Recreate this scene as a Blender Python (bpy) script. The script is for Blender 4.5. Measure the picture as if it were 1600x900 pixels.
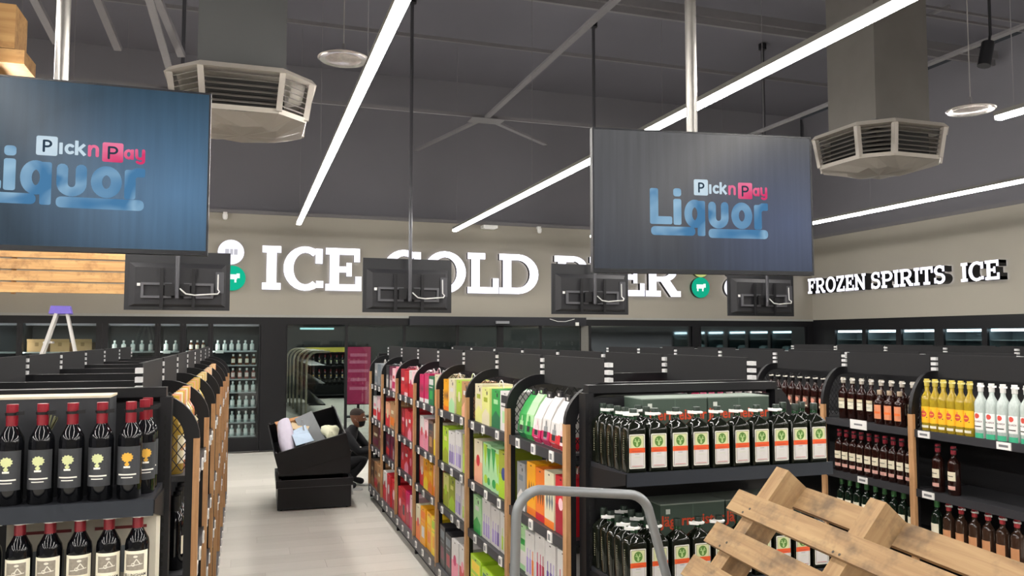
import bpy, bmesh, math, random
from mathutils import Vector, Matrix
random.seed(7)
PI = math.pi
for o in list(bpy.data.objects): bpy.data.objects.remove(o)
scn = bpy.context.scene
C = scn.collection

# ------------------------------------------------------------------ camera, world, exposure
H = 1.82                                   # eye height
PITCH, YAW = math.radians(3.525), math.radians(18.375)
cam_data = bpy.data.cameras.new('camera'); cam_data.sensor_width = 36; cam_data.lens = 1250 / 1600 * 36
cam = bpy.data.objects.new('camera', cam_data); C.objects.link(cam)
cam.location = (0, 0, H); cam.rotation_euler = (PI / 2 + PITCH, 0, -YAW)
cam_data.clip_start = 0.05; cam_data.clip_end = 200
scn.camera = cam
w = bpy.data.worlds.new('world'); scn.world = w; w.use_nodes = True
w.node_tree.nodes['Background'].inputs[0].default_value = (0.5, 0.52, 0.56, 1)
w.node_tree.nodes['Background'].inputs[1].default_value = 0.05
scn.view_settings.view_transform = 'Standard'; scn.view_settings.look = 'None'
scn.view_settings.exposure = 0.0; scn.view_settings.gamma = 1.0; scn.view_settings.use_curve_mapping = False
LED_STRENGTH = 70.0

# ------------------------------------------------------------------ materials
def lin(c):
    if isinstance(c, str):
        c = [int(c[i:i + 2], 16) / 255 for i in (0, 2, 4)]
    return tuple(((v / 12.92) if v <= 0.04045 else ((v + 0.055) / 1.055) ** 2.4) for v in c) + (1.0,)
_M = {}
def mat(hexc, rough=0.5, metal=0.0, var=0.08, scale=30.0, bump=0.0, spec=0.5, coat=0.0):
    """principled surface whose colour and roughness wander a little with procedural noise"""
    k = (hexc, rough, metal, var, scale, bump, spec, coat)
    if k in _M: return _M[k]
    m = bpy.data.materials.new('surface_' + hexc); m.use_nodes = True
    nt = m.node_tree; b = nt.nodes['Principled BSDF']
    c = lin(hexc)
    tc = nt.nodes.new('ShaderNodeTexCoord'); nz = nt.nodes.new('ShaderNodeTexNoise')
    nz.inputs['Scale'].default_value = scale; nz.inputs['Detail'].default_value = 3
    nt.links.new(tc.outputs['Object'], nz.inputs['Vector'])
    mx = nt.nodes.new('ShaderNodeMix'); mx.data_type = 'RGBA'
    mx.inputs[6].default_value = tuple(v * (1 - var) for v in c[:3]) + (1,)
    mx.inputs[7].default_value = tuple(min(1, v * (1 + var)) for v in c[:3]) + (1,)
    nt.links.new(nz.outputs['Fac'], mx.inputs[0]); nt.links.new(mx.outputs[2], b.inputs['Base Color'])
    b.inputs['Roughness'].default_value = rough; b.inputs['Metallic'].default_value = metal
    b.inputs['Specular IOR Level'].default_value = spec; b.inputs['Coat Weight'].default_value = coat
    if bump:
        bp = nt.nodes.new('ShaderNodeBump'); bp.inputs['Strength'].default_value = bump; bp.inputs['Distance'].default_value = 0.01
        nt.links.new(nz.outputs['Fac'], bp.inputs['Height']); nt.links.new(bp.outputs['Normal'], b.inputs['Normal'])
    _M[k] = m
    return m
def emis(name, col, strength):
    if name in _M: return _M[name]
    m = bpy.data.materials.new(name); m.use_nodes = True; nt = m.node_tree
    nt.nodes.remove(nt.nodes['Principled BSDF'])
    e = nt.nodes.new('ShaderNodeEmission'); e.inputs[0].default_value = lin(col); e.inputs[1].default_value = strength
    nt.links.new(e.outputs[0], nt.nodes['Material Output'].inputs[0]); _M[name] = m
    return m
def wood_mat(name, c1, c2, c3, axis=0, scale=1.0, rough=0.65, knots=True):
    """long stretched grain along one local axis, with scattered darker knots and stains"""
    m = bpy.data.materials.new(name); m.use_nodes = True; nt = m.node_tree; b = nt.nodes['Principled BSDF']
    tc = nt.nodes.new('ShaderNodeTexCoord'); mp = nt.nodes.new('ShaderNodeMapping')
    oi = nt.nodes.new('ShaderNodeObjectInfo'); ad = nt.nodes.new('ShaderNodeVectorMath'); ad.operation = 'ADD'
    ml = nt.nodes.new('ShaderNodeMath'); ml.operation = 'MULTIPLY'; ml.inputs[1].default_value = 37.0
    nt.links.new(oi.outputs['Random'], ml.inputs[0]); nt.links.new(tc.outputs['Object'], ad.inputs[0]); nt.links.new(ml.outputs[0], ad.inputs[1])
    s = [26 * scale] * 3; s[axis] = 1.6 * scale
    mp.inputs['Scale'].default_value = s
    nt.links.new(ad.outputs[0], mp.inputs['Vector'])
    n1 = nt.nodes.new('ShaderNodeTexNoise'); n1.inputs['Scale'].default_value = 2.2; n1.inputs['Detail'].default_value = 6; n1.inputs['Distortion'].default_value = 0.6
    nt.links.new(mp.outputs[0], n1.inputs['Vector'])
    cr = nt.nodes.new('ShaderNodeValToRGB'); cr.color_ramp.elements[0].position = 0.33; cr.color_ramp.elements[1].position = 0.68
    cr.color_ramp.elements[0].color = lin(c2); cr.color_ramp.elements[1].color = lin(c1)
    nt.links.new(n1.outputs['Fac'], cr.inputs[0])
    n2 = nt.nodes.new('ShaderNodeTexNoise'); n2.inputs['Scale'].default_value = 9 * scale; n2.inputs['Roughness'].default_value = .7; n2.inputs['Detail'].default_value = 4
    nt.links.new(ad.outputs[0], n2.inputs['Vector'])
    cr2 = nt.nodes.new('ShaderNodeValToRGB'); cr2.color_ramp.elements[0].position = 0.50; cr2.color_ramp.elements[1].position = 0.70 if knots else 1.0
    cr2.color_ramp.elements[0].color = (0, 0, 0, 1); cr2.color_ramp.elements[1].color = (.75, .75, .75, 1)
    nt.links.new(n2.outputs['Fac'], cr2.inputs[0])
    mx = nt.nodes.new('ShaderNodeMix'); mx.data_type = 'RGBA'; mx.inputs[7].default_value = lin(c3)
    nt.links.new(cr2.outputs[0], mx.inputs[0]); nt.links.new(cr.outputs[0], mx.inputs[6]); nt.links.new(mx.outputs[2], b.inputs['Base Color'])
    b.inputs['Roughness'].default_value = rough
    bp = nt.nodes.new('ShaderNodeBump'); bp.inputs['Strength'].default_value = 0.25; bp.inputs['Distance'].default_value = 0.004
    nt.links.new(n1.outputs['Fac'], bp.inputs['Height']); nt.links.new(bp.outputs['Normal'], b.inputs['Normal'])
    return m
def pane_mat(name, tint, refl):
    """clear sheet glass: mostly see-through with a real reflection"""
    m = bpy.data.materials.new(name); m.use_nodes = True; nt = m.node_tree; nt.nodes.remove(nt.nodes['Principled BSDF'])
    t = nt.nodes.new('ShaderNodeBsdfTransparent'); t.inputs[0].default_value = lin(tint)
    g = nt.nodes.new('ShaderNodeBsdfGlossy'); g.inputs['Roughness'].default_value = 0.03
    lw = nt.nodes.new('ShaderNodeLayerWeight'); lw.inputs[0].default_value = .5; pw_ = nt.nodes.new('ShaderNodeMath'); pw_.operation = 'POWER'; pw_.inputs[1].default_value = 4
    nt.links.new(lw.outputs['Facing'], pw_.inputs[0])
    ma = nt.nodes.new('ShaderNodeMath'); ma.operation = 'MULTIPLY_ADD'; ma.inputs[1].default_value = .7; ma.inputs[2].default_value = refl; ma.use_clamp = True
    nt.links.new(pw_.outputs[0], ma.inputs[0])
    mx = nt.nodes.new('ShaderNodeMixShader')
    nt.links.new(ma.outputs[0], mx.inputs[0]); nt.links.new(t.outputs[0], mx.inputs[1]); nt.links.new(g.outputs[0], mx.inputs[2])
    nt.links.new(mx.outputs[0], nt.nodes['Material Output'].inputs[0])
    return m
def glass_bottle_mat(name, col, rough=0.08, mixs=0.75):
    """tinted bottle: coloured liquid-filled look with a hard glossy skin"""
    m = bpy.data.materials.new(name); m.use_nodes = True; b = m.node_tree.nodes['Principled BSDF']
    nt = m.node_tree; nz = nt.nodes.new('ShaderNodeTexNoise'); nz.inputs['Scale'].default_value = 14
    mx = nt.nodes.new('ShaderNodeMix'); mx.data_type = 'RGBA'; c = lin(col)
    mx.inputs[6].default_value = tuple(v * .75 for v in c[:3]) + (1,); mx.inputs[7].default_value = tuple(min(1, v * 1.2) for v in c[:3]) + (1,)
    nt.links.new(nz.outputs['Fac'], mx.inputs[0]); nt.links.new(mx.outputs[2], b.inputs['Base Color'])
    b.inputs['Roughness'].default_value = rough; b.inputs['IOR'].default_value = 1.45
    return m
BLACK = mat('121215', 0.45, 0.0, 0.1, 40, 0, .35)
BLACKM = mat('1a1b1f', 0.45, 0.1, 0.1, 60)
CHAR = mat('343437', 0.55, 0.0, 0.06, 25)
BOARD = mat('1b1b1d', 0.65, 0.0, 0.05, 20, 0, .3)
GREYW = mat('9d988d', 0.85, 0, 0.03, 2.0, 0.05)
DARKW = mat('6e6d72', 0.9, 0, 0.05, 1.2)
STEEL = mat('6c6a6c', 0.6, 0.0, 0.08, 12)
TUBE = mat('7c7f81', 0.38, 0.35, 0.06, 30)
WHITE = mat('e9e9e6', 0.5, 0, 0.02)
CREAM = mat('e6dfc8', 0.6, 0, 0.03)
TAG = mat('eceae6', 0.45, 0, 0.02); TAGINK = mat('7d7d7f', 0.6)
POSTWOOD = wood_mat('oak_post', 'c2966a', 'a87c52', '8f6540', 2, 1.2, 0.55, False)
PALLETW = {a: wood_mat('pallet_pine_' + 'xyz'[a], 'a88b64', '8c6e4c', '54473a', a, 0.8, 0.75) for a in (0, 1, 2)}
TIMBER = wood_mat('pine_slat', 'd6ab72', 'bd8d56', '7f552f', 0, 0.45, 0.55)
MIRROR = mat('9aa5a6', 0.04, 1.0, 0.06, 1.5)
COOLGLASS = pane_mat('cooler_glass', 'e6eeee', 0.05)
DOORGLASS = pane_mat('door_glass', 'ccd6d6', 0.08)
LED = emis('led_diffuser', 'fffaf4', LED_STRENGTH)

# ------------------------------------------------------------------ mesh builder
class MB:
    def __init__(s): s.v = []; s.f = []; s.m = []
    def quad_faces(s, faces, base, mi):
        for f in faces: s.f.append([base + i for i in f]); s.m.append(mi)
    def box(s, x0, x1, y0, y1, z0, z1, mi=0):
        b = len(s.v)
        s.v += [(x0, y0, z0), (x1, y0, z0), (x1, y1, z0), (x0, y1, z0), (x0, y0, z1), (x1, y0, z1), (x1, y1, z1), (x0, y1, z1)]
        s.quad_faces(((0, 3, 2, 1), (4, 5, 6, 7), (0, 1, 5, 4), (1, 2, 6, 5), (2, 3, 7, 6), (3, 0, 4, 7)), b, mi); return s
    def hexa(s, bot, top, mi=0):
        b = len(s.v); s.v += [tuple(p) for p in bot] + [tuple(p) for p in top]
        s.quad_faces(((0, 3, 2, 1), (4, 5, 6, 7), (0, 1, 5, 4), (1, 2, 6, 5), (2, 3, 7, 6), (3, 0, 4, 7)), b, mi); return s
    def bar(s, a, c, wid, dep, mi=0, up=(0, 0, 1)):
        """straight rectangular bar from a to c"""
        a = Vector(a); c = Vector(c); d = (c - a).normalized(); u = Vector(up)
        if abs(d.dot(u)) > 0.98: u = Vector((0, 1, 0))
        sx = d.cross(u).normalized() * wid / 2; sy = sx.cross(d).normalized() * dep / 2
        return s.hexa([a - sx - sy, a + sx - sy, a + sx + sy, a - sx + sy], [c - sx - sy, c + sx - sy, c + sx + sy, c - sx + sy], mi)
    def prism(s, poly, fn, t0, t1, mi=0, side=None):
        """2-D polygon extruded between t0 and t1 through the mapping fn(a, b, t)"""
        n = len(poly); b = len(s.v)
        s.v += [tuple(fn(p[0], p[1], t0)) for p in poly] + [tuple(fn(p[0], p[1], t1)) for p in poly]
        s.f.append([b + i for i in range(n)][::-1]); s.m.append(mi)
        s.f.append([b + n + i for i in range(n)]); s.m.append(mi)
        for i in range(n):
            j = (i + 1) % n; s.f.append([b + i, b + j, b + n + j, b + n + i]); s.m.append(mi if side is None else side)
        return s
    def poly(s, pts, mi=0):
        b = len(s.v); s.v += [tuple(p) for p in pts]; s.f.append(list(range(b, b + len(pts)))); s.m.append(mi); return s
    def lathe(s, prof, n=16, mi=0, c=(0, 0, 0), a0=0, a1=2 * PI):
        b = len(s.v); full = abs(a1 - a0 - 2 * PI) < 1e-6; k = n if full else n + 1
        for r, z in prof:
            for i in range(k):
                a = a0 + (a1 - a0) * i / n; s.v.append((c[0] + r * math.cos(a), c[1] + r * math.sin(a), c[2] + z))
        for j in range(len(prof) - 1):
            for i in range(n):
                i2 = (i + 1) % k if full else i + 1
                s.f.append([b + j * k + i, b + j * k + i2, b + (j + 1) * k + i2, b + (j + 1) * k + i]); s.m.append(mi)
        return s
    def tube(s, pts, r, n=8, mi=0, cap=True):
        pts = [Vector(p) for p in pts]; b = len(s.v); up = Vector((0.13, 0.21, 0.97))
        for i, p in enumerate(pts):
            d = (pts[min(i + 1, len(pts) - 1)] - pts[max(i - 1, 0)]).normalized()
            u = up - d * d.dot(up)
            if u.length < 0.05: u = Vector((1, 0, 0)) - d * d.x
            u.normalize(); up = u; v2 = d.cross(u)
            for k in range(n):
                a = 2 * PI * k / n; q = p + (u * math.cos(a) + v2 * math.sin(a)) * (r[i] if isinstance(r, (list, tuple)) else r); s.v.append(tuple(q))
        for i in range(len(pts) - 1):
            for k in range(n):
                k2 = (k + 1) % n; s.f.append([b + i * n + k, b + i * n + k2, b + (i + 1) * n + k2, b + (i + 1) * n + k]); s.m.append(mi)
        if cap:
            s.f.append([b + k for k in range(n)][::-1]); s.m.append(mi)
            e = b + (len(pts) - 1) * n; s.f.append([e + k for k in range(n)]); s.m.append(mi)
        return s
    def loft(s, secs, mi=0, cap=True):
        n = len(secs[0]); b = len(s.v)
        for q in secs: s.v += [tuple(p) for p in q]
        for i in range(len(secs) - 1):
            for k in range(n):
                k2 = (k + 1) % n; s.f.append([b + i * n + k, b + i * n + k2, b + (i + 1) * n + k2, b + (i + 1) * n + k]); s.m.append(mi)
        if cap:
            s.f.append([b + k for k in range(n)][::-1]); s.m.append(mi)
            e = b + (len(secs) - 1) * n; s.f.append([e + k for k in range(n)]); s.m.append(mi)
        return s
    def mesh(s, name, mats, smooth=None):
        me = bpy.data.meshes.new(name); me.from_pydata(s.v, [], s.f)
        for m in (mats if isinstance(mats, (list, tuple)) else [mats]): me.materials.append(m)
        me.polygons.foreach_set('material_index', s.m)
        bm = bmesh.new(); bm.from_mesh(me); bmesh.ops.recalc_face_normals(bm, faces=bm.faces); bm.to_mesh(me); bm.free()
        if smooth:
            me.polygons.foreach_set('use_smooth', [True] * len(me.polygons)); me.set_sharp_from_angle(angle=math.radians(smooth))
        me.update(); return me
    def build(s, name, mats, parent=None, smooth=None, loc=(0, 0, 0)):
        return link(name, s.mesh(name, mats, smooth), parent, loc)
def link(name, data, parent=None, loc=(0, 0, 0), rz=0.0):
    o = bpy.data.objects.new(name, data); C.objects.link(o); o.location = loc; o.rotation_euler = (0, 0, rz)
    if parent is not None: o.parent = parent
    return o
def tag(o, label, cat, group=None):
    o['label'] = label; o['category'] = cat
    if group: o['group'] = group
    return o
def thing(name, label, cat, loc=(0, 0, 0), rz=0.0, group=None):
    return tag(link(name, None, None, loc, rz), label, cat, group)
def struct(o): o['kind'] = 'structure'; return o
def stuff(o): o['kind'] = 'stuff'; return o
ORD = ['first', 'second', 'third', 'fourth', 'fifth', 'sixth', 'seventh', 'eighth', 'ninth', 'tenth', 'eleventh', 'twelfth', 'thirteenth', 'fourteenth', 'fifteenth', 'sixteenth']

# 2-D shape helpers for lettering and labels (lists of convex polygons)
def R2(x0, y0, x1, y1): return [[(x0, y0), (x1, y0), (x1, y1), (x0, y1)]]
def ring2(cx, cy, rx, ry, tx, ty, a0=0, a1=360, n=28):
    out = []; k = max(4, int(n * abs(a1 - a0) / 360))
    for i in range(k):
        a, b = math.radians(a0 + (a1 - a0) * i / k), math.radians(a0 + (a1 - a0) * (i + 1) / k)
        out.append([(cx + rx * math.cos(a), cy + ry * math.sin(a)), (cx + rx * math.cos(b), cy + ry * math.sin(b)),
                    (cx + (rx - tx) * math.cos(b), cy + (ry - ty) * math.sin(b)), (cx + (rx - tx) * math.cos(a), cy + (ry - ty) * math.sin(a))])
    return out
def disc2(cx, cy, rx, ry=None, n=20):
    ry = rx if ry is None else ry
    return [[(cx + rx * math.cos(2 * PI * i / n), cy + ry * math.sin(2 * PI * i / n)) for i in range(n)]]
def rrect2(x0, y0, x1, y1, r, n=4):
    p = []
    for cx, cy, s in ((x1 - r, y1 - r, 0), (x0 + r, y1 - r, 90), (x0 + r, y0 + r, 180), (x1 - r, y0 + r, 270)):
        for i in range(n + 1): a = math.radians(s + 90 * i / n); p.append((cx + r * math.cos(a), cy + r * math.sin(a)))
    return [p]
def line2(a, b, wid):
    dx, dy = b[0] - a[0], b[1] - a[1]; L = math.hypot(dx, dy) or 1; nx, ny = -dy / L * wid / 2, dx / L * wid / 2
    return [[(a[0] + nx, a[1] + ny), (a[0] - nx, a[1] - ny), (b[0] - nx, b[1] - ny), (b[0] + nx, b[1] + ny)]]
def text2(body, size, bold=0.0):
    """flat polygons of a line of lettering, centred on x, standing on y = 0"""
    cu = bpy.data.curves.new('lettering', 'FONT'); cu.body = body; cu.size = size; cu.align_x = 'CENTER'; cu.resolution_u = 2; cu.offset = bold
    o = bpy.data.objects.new('lettering', cu); C.objects.link(o)
    dg = bpy.context.evaluated_depsgraph_get(); me = o.evaluated_get(dg).to_mesh()
    vs = [(v.co.x, v.co.y) for v in me.vertices]; out = [[vs[i] for i in p.vertices] for p in me.polygons]
    bpy.data.objects.remove(o); bpy.data.curves.remove(cu)
    return out

# slab-serif capitals, height 1
def glyph(ch):
    t, h = 0.21, 0.155
    stem = lambda x: R2(x + .09, 0, x + .09 + t, 1)
    if ch == 'I': return .40, R2(.095, 0, .305, 1) + R2(0, 0, .40, h) + R2(0, 1 - h, .40, 1)
    if ch == 'C': return .90, ring2(.48, .5, .48, .515, .215, .15, 52, 308) + R2(.70, .62, .86, .97) + R2(.72, .06, .88, .22)
    if ch == 'E': return .80, stem(0) + R2(0, 0, .80, h) + R2(.66, 0, .80, .34) + R2(0, 1 - h, .76, 1) + R2(.63, .68, .76, 1) + R2(.2, .43, .55, .57) + R2(.46, .34, .58, .66)
    if ch == 'O': return 1.0, ring2(.5, .5, .5, .515, .22, .15)
    if ch == 'L': return .78, stem(0) + R2(0, 0, .78, h) + R2(.63, 0, .78, .38) + R2(0, 1 - h, .44, 1)
    if ch == 'D': return .98, stem(0) + R2(0, 0, .5, h) + R2(0, 1 - h, .5, 1) + ring2(.46, .5, .52, .5, .22, h, -90, 90)
    if ch == 'B': return .90, stem(0) + R2(0, 0, .52, h) + R2(0, 1 - h, .5, 1) + R2(.2, .44, .5, .58) + ring2(.5, .29, .40, .29, .2, .14, -90, 90) + ring2(.48, .74, .36, .26, .18, .13, -90, 90)
    if ch == 'R': return .98, stem(0) + R2(0, 0, .42, h) + R2(0, 1 - h, .5, 1) + R2(.2, .40, .5, .53) + ring2(.5, .70, .38, .30, .2, .14, -90, 90) + line2((.52, .46), (.80, .06), .23) + R2(.70, 0, .98, h)
    if ch == 'P': return .88, stem(0) + R2(0, 0, .44, h) + R2(0, 1 - h, .5, 1) + R2(.2, .38, .5, .52) + ring2(.48, .69, .40, .31, .2, .14, -90, 90)
    if ch == 'F': return .76, stem(0) + R2(0, 0, .44, h) + R2(0, 1 - h, .76, 1) + R2(.62, .66, .76, 1) + R2(.2, .42, .56, .56) + R2(.46, .34, .58, .64)
    if ch == 'Z': return .80, R2(.02, 0, .80, h) + R2(.66, 0, .80, .32) + R2(.02, 1 - h, .76, 1) + R2(.02, .68, .16, 1) + line2((.12, .10), (.66, .90), .22)
    if ch == 'N': return 1.02, R2(.09, 0, .27, 1) + R2(0, 0, .36, h) + R2(0, 1 - h, .3, 1) + R2(.74, 0, .92, 1) + R2(.66, 1 - h, 1.02, 1) + line2((.16, .94), (.84, .06), .22)
    if ch == 'S': return .76, ring2(.38, .73, .36, .285, .2, .145, 30, 270) + ring2(.38, .285, .37, .30, .2, .145, -150, 90) + R2(.56, .66, .70, .97) + R2(.02, .03, .16, .34)
    if ch == 'T': return .86, R2(.325, 0, .535, 1) + R2(.2, 0, .66, h) + R2(0, 1 - h, .86, 1) + R2(0, .64, .14, 1) + R2(.72, .64, .86, 1)
    return .35, []

# ------------------------------------------------------------------ room shell
XL, XR, YB, YF, ZC = -8.0, 11.0, 13.6, -6.0, 6.44
def floor_mat():
    m = bpy.data.materials.new('vinyl_plank'); m.use_nodes = True; nt = m.node_tree; b = nt.nodes['Principled BSDF']
    tc = nt.nodes.new('ShaderNodeTexCoord'); oi = nt.nodes.new('ShaderNodeObjectInfo')
    mp = nt.nodes.new('ShaderNodeMapping'); mp.inputs['Scale'].default_value = (1.2, 9, 1)
    nt.links.new(tc.outputs['Object'], mp.inputs[0])
    n1 = nt.nodes.new('ShaderNodeTexNoise'); n1.noise_dimensions = '4D'; n1.inputs['Scale'].default_value = 1.6; n1.inputs['Detail'].default_value = 5
    ml = nt.nodes.new('ShaderNodeMath'); ml.operation = 'MULTIPLY'; ml.inputs[1].default_value = 50
    nt.links.new(oi.outputs['Random'], ml.inputs[0]); nt.links.new(ml.outputs[0], n1.inputs['W']); nt.links.new(mp.outputs[0], n1.inputs['Vector'])
    av = nt.nodes.new('ShaderNodeMath'); av.operation = 'MULTIPLY_ADD'; av.inputs[1].default_value = 0.42
    nt.links.new(oi.outputs['Random'], av.inputs[0]); sc = nt.nodes.new('ShaderNodeMath'); sc.operation = 'MULTIPLY'; sc.inputs[1].default_value = .58
    nt.links.new(n1.outputs['Fac'], sc.inputs[0]); nt.links.new(sc.outputs[0], av.inputs[2])
    cr = nt.nodes.new('ShaderNodeValToRGB'); cr.color_ramp.elements[0].color = lin('c8c4ba'); cr.color_ramp.elements[1].color = lin('dcd8cf')
    cr.color_ramp.elements[0].position = .15; cr.color_ramp.elements[1].position = .85
    nt.links.new(av.outputs[0], cr.inputs[0]); nt.links.new(cr.outputs[0], b.inputs['Base Color'])
    b.inputs['Roughness'].default_value = 0.42
    return m
FLOORM = floor_mat()
fl = struct(MB().box(XL, XR, YF, YB + 1, -.12, -.006).build('floor', mat('9a9186', 0.6, 0, .06, 3)))
# vinyl planks laid across the room; one mesh shared by all the planks of the visible aisle
plank = MB().box(-.5993, .5993, -.1193, .1193, -.006, 0).mesh('plank', FLOORM)
rows = int((13.6 - 3.0) / .24)
def plank_at(x, y): return link('plank', plank, fl, (x, y, 0))
for r in range(rows + 1):
    y = 3.0 + .12 + r * .24
    if y > 13.45: break
    off = (r * .47) % 1.2
    for c in range(-1, 3):
        x = -1.0 + off + c * 1.2
        if -1.3 < x < 2.3: plank_at(x, y)
stuff(MB().box(XL, -1.95, YF, YB, -.006, 0).box(2.9, XR, YF, YB, -.006, 0).box(-1.95, 2.9, YF, 3.0, -.006, 0).box(-1.95, 2.9, 13.44, YB, -.006, 0).build('planking', FLOORM, fl))

struct(MB().box(XL, XR, YF, YB + 1.2, ZC, ZC + .1).build('ceiling', mat('64636a', .9, 0, .06, 1.0)))
struct(MB().box(XL, XR, YB + .25, YB + .4, 2.0, ZC).build('wall_back', DARKW))
struct(MB().box(XL - .15, XL, YF, YB + 1, 0, ZC).build('wall_left', DARKW))
struct(MB().box(XL, XR, YF - .15, YF, 0, ZC).build('wall_front', mat('77746f', .9, 0, .05, 1.2)))
struct(MB().box(XR + .12, XR + .27, YF, YB + 1, 2.1, ZC).box(XR + .7, XR + .85, YF, YB + 1, 0, 2.1).build('wall_right', DARKW))
# grey bulkheads above the coolers: back and right
bk = struct(MB().box(XL, XR + .12, YB, YB + .25, 2.17, 3.82).build('wall_bulkhead_back', GREYW))
MB().box(XL, XR, YB - .03, YB + .25, 3.82, 3.88).build('top_rail', STEEL, bk)
MB().box(XL, XR, YB - .012, YB, 2.145, 2.185).build('bottom_trim', mat('9a9a96', .5), bk)
bk2 = struct(MB().box(XR, XR + .12, YF, YB, 2.17, 3.82).build('wall_bulkhead_right', GREYW))
MB().box(XR - .03, XR + .12, YF, YB - .03, 3.82, 3.88).build('top_rail', STEEL, bk2)
# black lower cladding
struct(MB().box(XL, .234, YB, YB + .06, 2.03, 2.17).box(.234, XR, YB, YB + .06, 2.03, 2.17).build('trim_1', BLACK))
struct(MB().box(.234, .623, YB - .02, YB + .2, 0, 2.03).build('trim_2', BLACK))
struct(MB().box(XR, XR + .05, YF, YB, 1.965, 2.17).build('trim_3', BLACK))
struct(MB().box(XR - .0, XR + .12, 13.02, YB, 0, 1.965).build('trim_4', BLACK))
COLD = mat('23282b', .7, 0, .1, 2)
struct(MB().box(XL, .30, YB + .72, YB + .8, 0, 2.1).box(6.2, XR, YB + .72, YB + .8, 0, 2.1).build('wall_service', mat('15181a', .8)))
struct(MB().box(.30, 6.2, 24.9, 25.0, 0, 2.7).box(.22, .30, YB + .3, 25.0, 0, 2.7).box(6.2, 6.28, YB + .3, 25.0, 0, 2.7).build('wall_cold_room', COLD))
struct(MB().box(.22, 6.28, YB + .4, 25.0, 2.7, 2.78).build('ceiling_cold_room', COLD))
struct(MB().box(.22, 6.28, YB + 1, 25.0, -.12, 0).build('floor_cold_room', FLOORM))
struct(MB().box(.22, 6.28, YB, YB + 1, -.006, 0).build('trim_10', FLOORM))
struct(MB().box(XL, XR + .9, YB + .06, YB + .8, 2.1, 2.16).build('trim_5', BLACK))

# ------------------------------------------------------------------ glazed cold-room front (tinted reflective panes in black frames)
panes = [(.635, 1.590), (1.610, 2.570), (2.590, 3.505), (3.525, 4.245), (4.345, 5.055), (5.075, 5.845), (6.03, 8.15), (8.36, 10.83)]
for i, (a, b) in enumerate(panes):
    wn = struct(link('window_%d' % (i + 1), None, None, ((a + b) / 2, YB, 0)))
    hw = (b - a) / 2
    MB().box(-hw, hw, .02, .032, .05, 2.03).build('pane', DOORGLASS if i < 6 else MIRROR, wn)
    t = .012 if i not in (6, 7) else .03
    MB().box(-hw - .01, -hw + t, 0, .05, 0, 2.03).box(hw - t, hw + .01, 0, .05, 0, 2.03).box(-hw, hw, 0, .05, 0, .05).build('window_frame', BLACK, wn)
struct(MB().box(4.255, 4.335, YB - .01, YB + .05, 0, 2.03).build('trim_6', BLACK))
struct(MB().box(5.855, 6.0, YB - .01, YB + .05, 0, 2.03).build('trim_7', mat('6b6a64', .7)))
struct(MB().box(8.18, 8.34, YB - .01, YB + .05, 0, 2.03).build('trim_8', BLACK))
struct(MB().box(10.85, 11.0, YB - .01, YB + .05, 0, 2.03).build('trim_9', BLACK))
t = thing('sliding_door_operator', 'long black sliding door operator box above the glass cold room doors', 'door operator', (4.3, YB - .10, 2.03))
MB().box(-1.65, 1.62, 0, .09, 0, .15).build('housing', mat('15171f', .4), t)
MB().box(-.12, .12, -.05, 0, .03, .075).build('sensor', mat('8a8c90', .5), t)
MB().box(1.40, 1.46, -.03, 0, .0, .06).build('indicator', WHITE, t)
MB().tube([(.9, -.01, .12), (1.05, -.02, .075), (1.2, -.02, .075), (1.38, -.01, .12)], .006, 6).build('cable', WHITE, t)

# fittings behind the glass: added fill panels out of view, arched rack posts, promotional stand
for i, (x, y) in enumerate(((1.6, 16.5), (4.2, 16.5), (1.7, 20.0), (4.2, 20.0), (1.9, 23.0), (4.3, 23.0))):
    t = thing('fill_panel', 'added fill panel above the cold room floor, %s from the doors, %s side' % (('first', 'second', 'third')[i // 2], ('left', 'right')[i % 2]), 'light', (x, y, 2.62), 0, 'added cold room fill panels')
    MB().box(-.45, .45, -.25, .25, 0, .08).build('frame', mat('8a8c8c', .5), t); MB().box(-.42, .42, -.22, .22, -.006, 0).build('diffuser', emis('fill_panel_face', 'fff6ea', 75.0), t)
t = thing('hanging_tube_light', 'teal white tube light hanging deep inside the cold room', 'light', (1.85, 22.5, 2.03))
MB().box(-.45, .45, -.03, .03, 0, .05).build('tube', emis('cold_tube', 'bff4f2', 2.2), t)
for x in (-.4, .4): MB().tube([(x, 0, .05), (x, 0, .67)], .006, 5).build('hanger', STEEL, t)
t = thing('arched_rack', 'row of thin arched rack posts deep inside the cold room', 'rack', (0, 0, 0))
for i in range(6):
    y = 18.2 + i * 1.0; x = 1.28 - .035 * i
    MB().tube([(x, y, 0), (x, y, 1.25)] + [(x + .25 - .25 * math.cos(math.radians(a)), y, 1.25 + .25 * math.sin(math.radians(a))) for a in (20, 40, 60, 80, 90)] + [(x + .5, y, 1.5)], .025, 6).build('post', mat('8f8a78', .5), t)
for z in (.35, .8, 1.2): MB().box(1.35, 1.7, 18.2, 23.2, z - .03, z).build('shelf', BLACK, t)
t = thing('promotional_stand', 'magenta promotional stand seen through the glass door', 'stand', (2.47, 18.6, 0), math.radians(-8))
MB().box(-.27, .27, -.02, .02, .30, 1.60).build('panel', mat('b3285e', .6), t); MB().box(-.25, .25, -.15, .15, 0, .03).build('base', BLACK, t)
MB().box(-.03, .03, -.01, .03, .03, .3).build('stem', BLACK, t); MB().box(-.29, .29, .021, .03, .28, 1.62).build('frame', BLACK, t)
for k, (z, a) in enumerate(((1.38, .19), (1.22, .2), (1.02, .23), (.82, .18), (.62, .2))): MB().box(-a, a, -.023, -.0205, z, z + .07).build('print_band', mat('d77a9c', .6), t)

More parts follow.
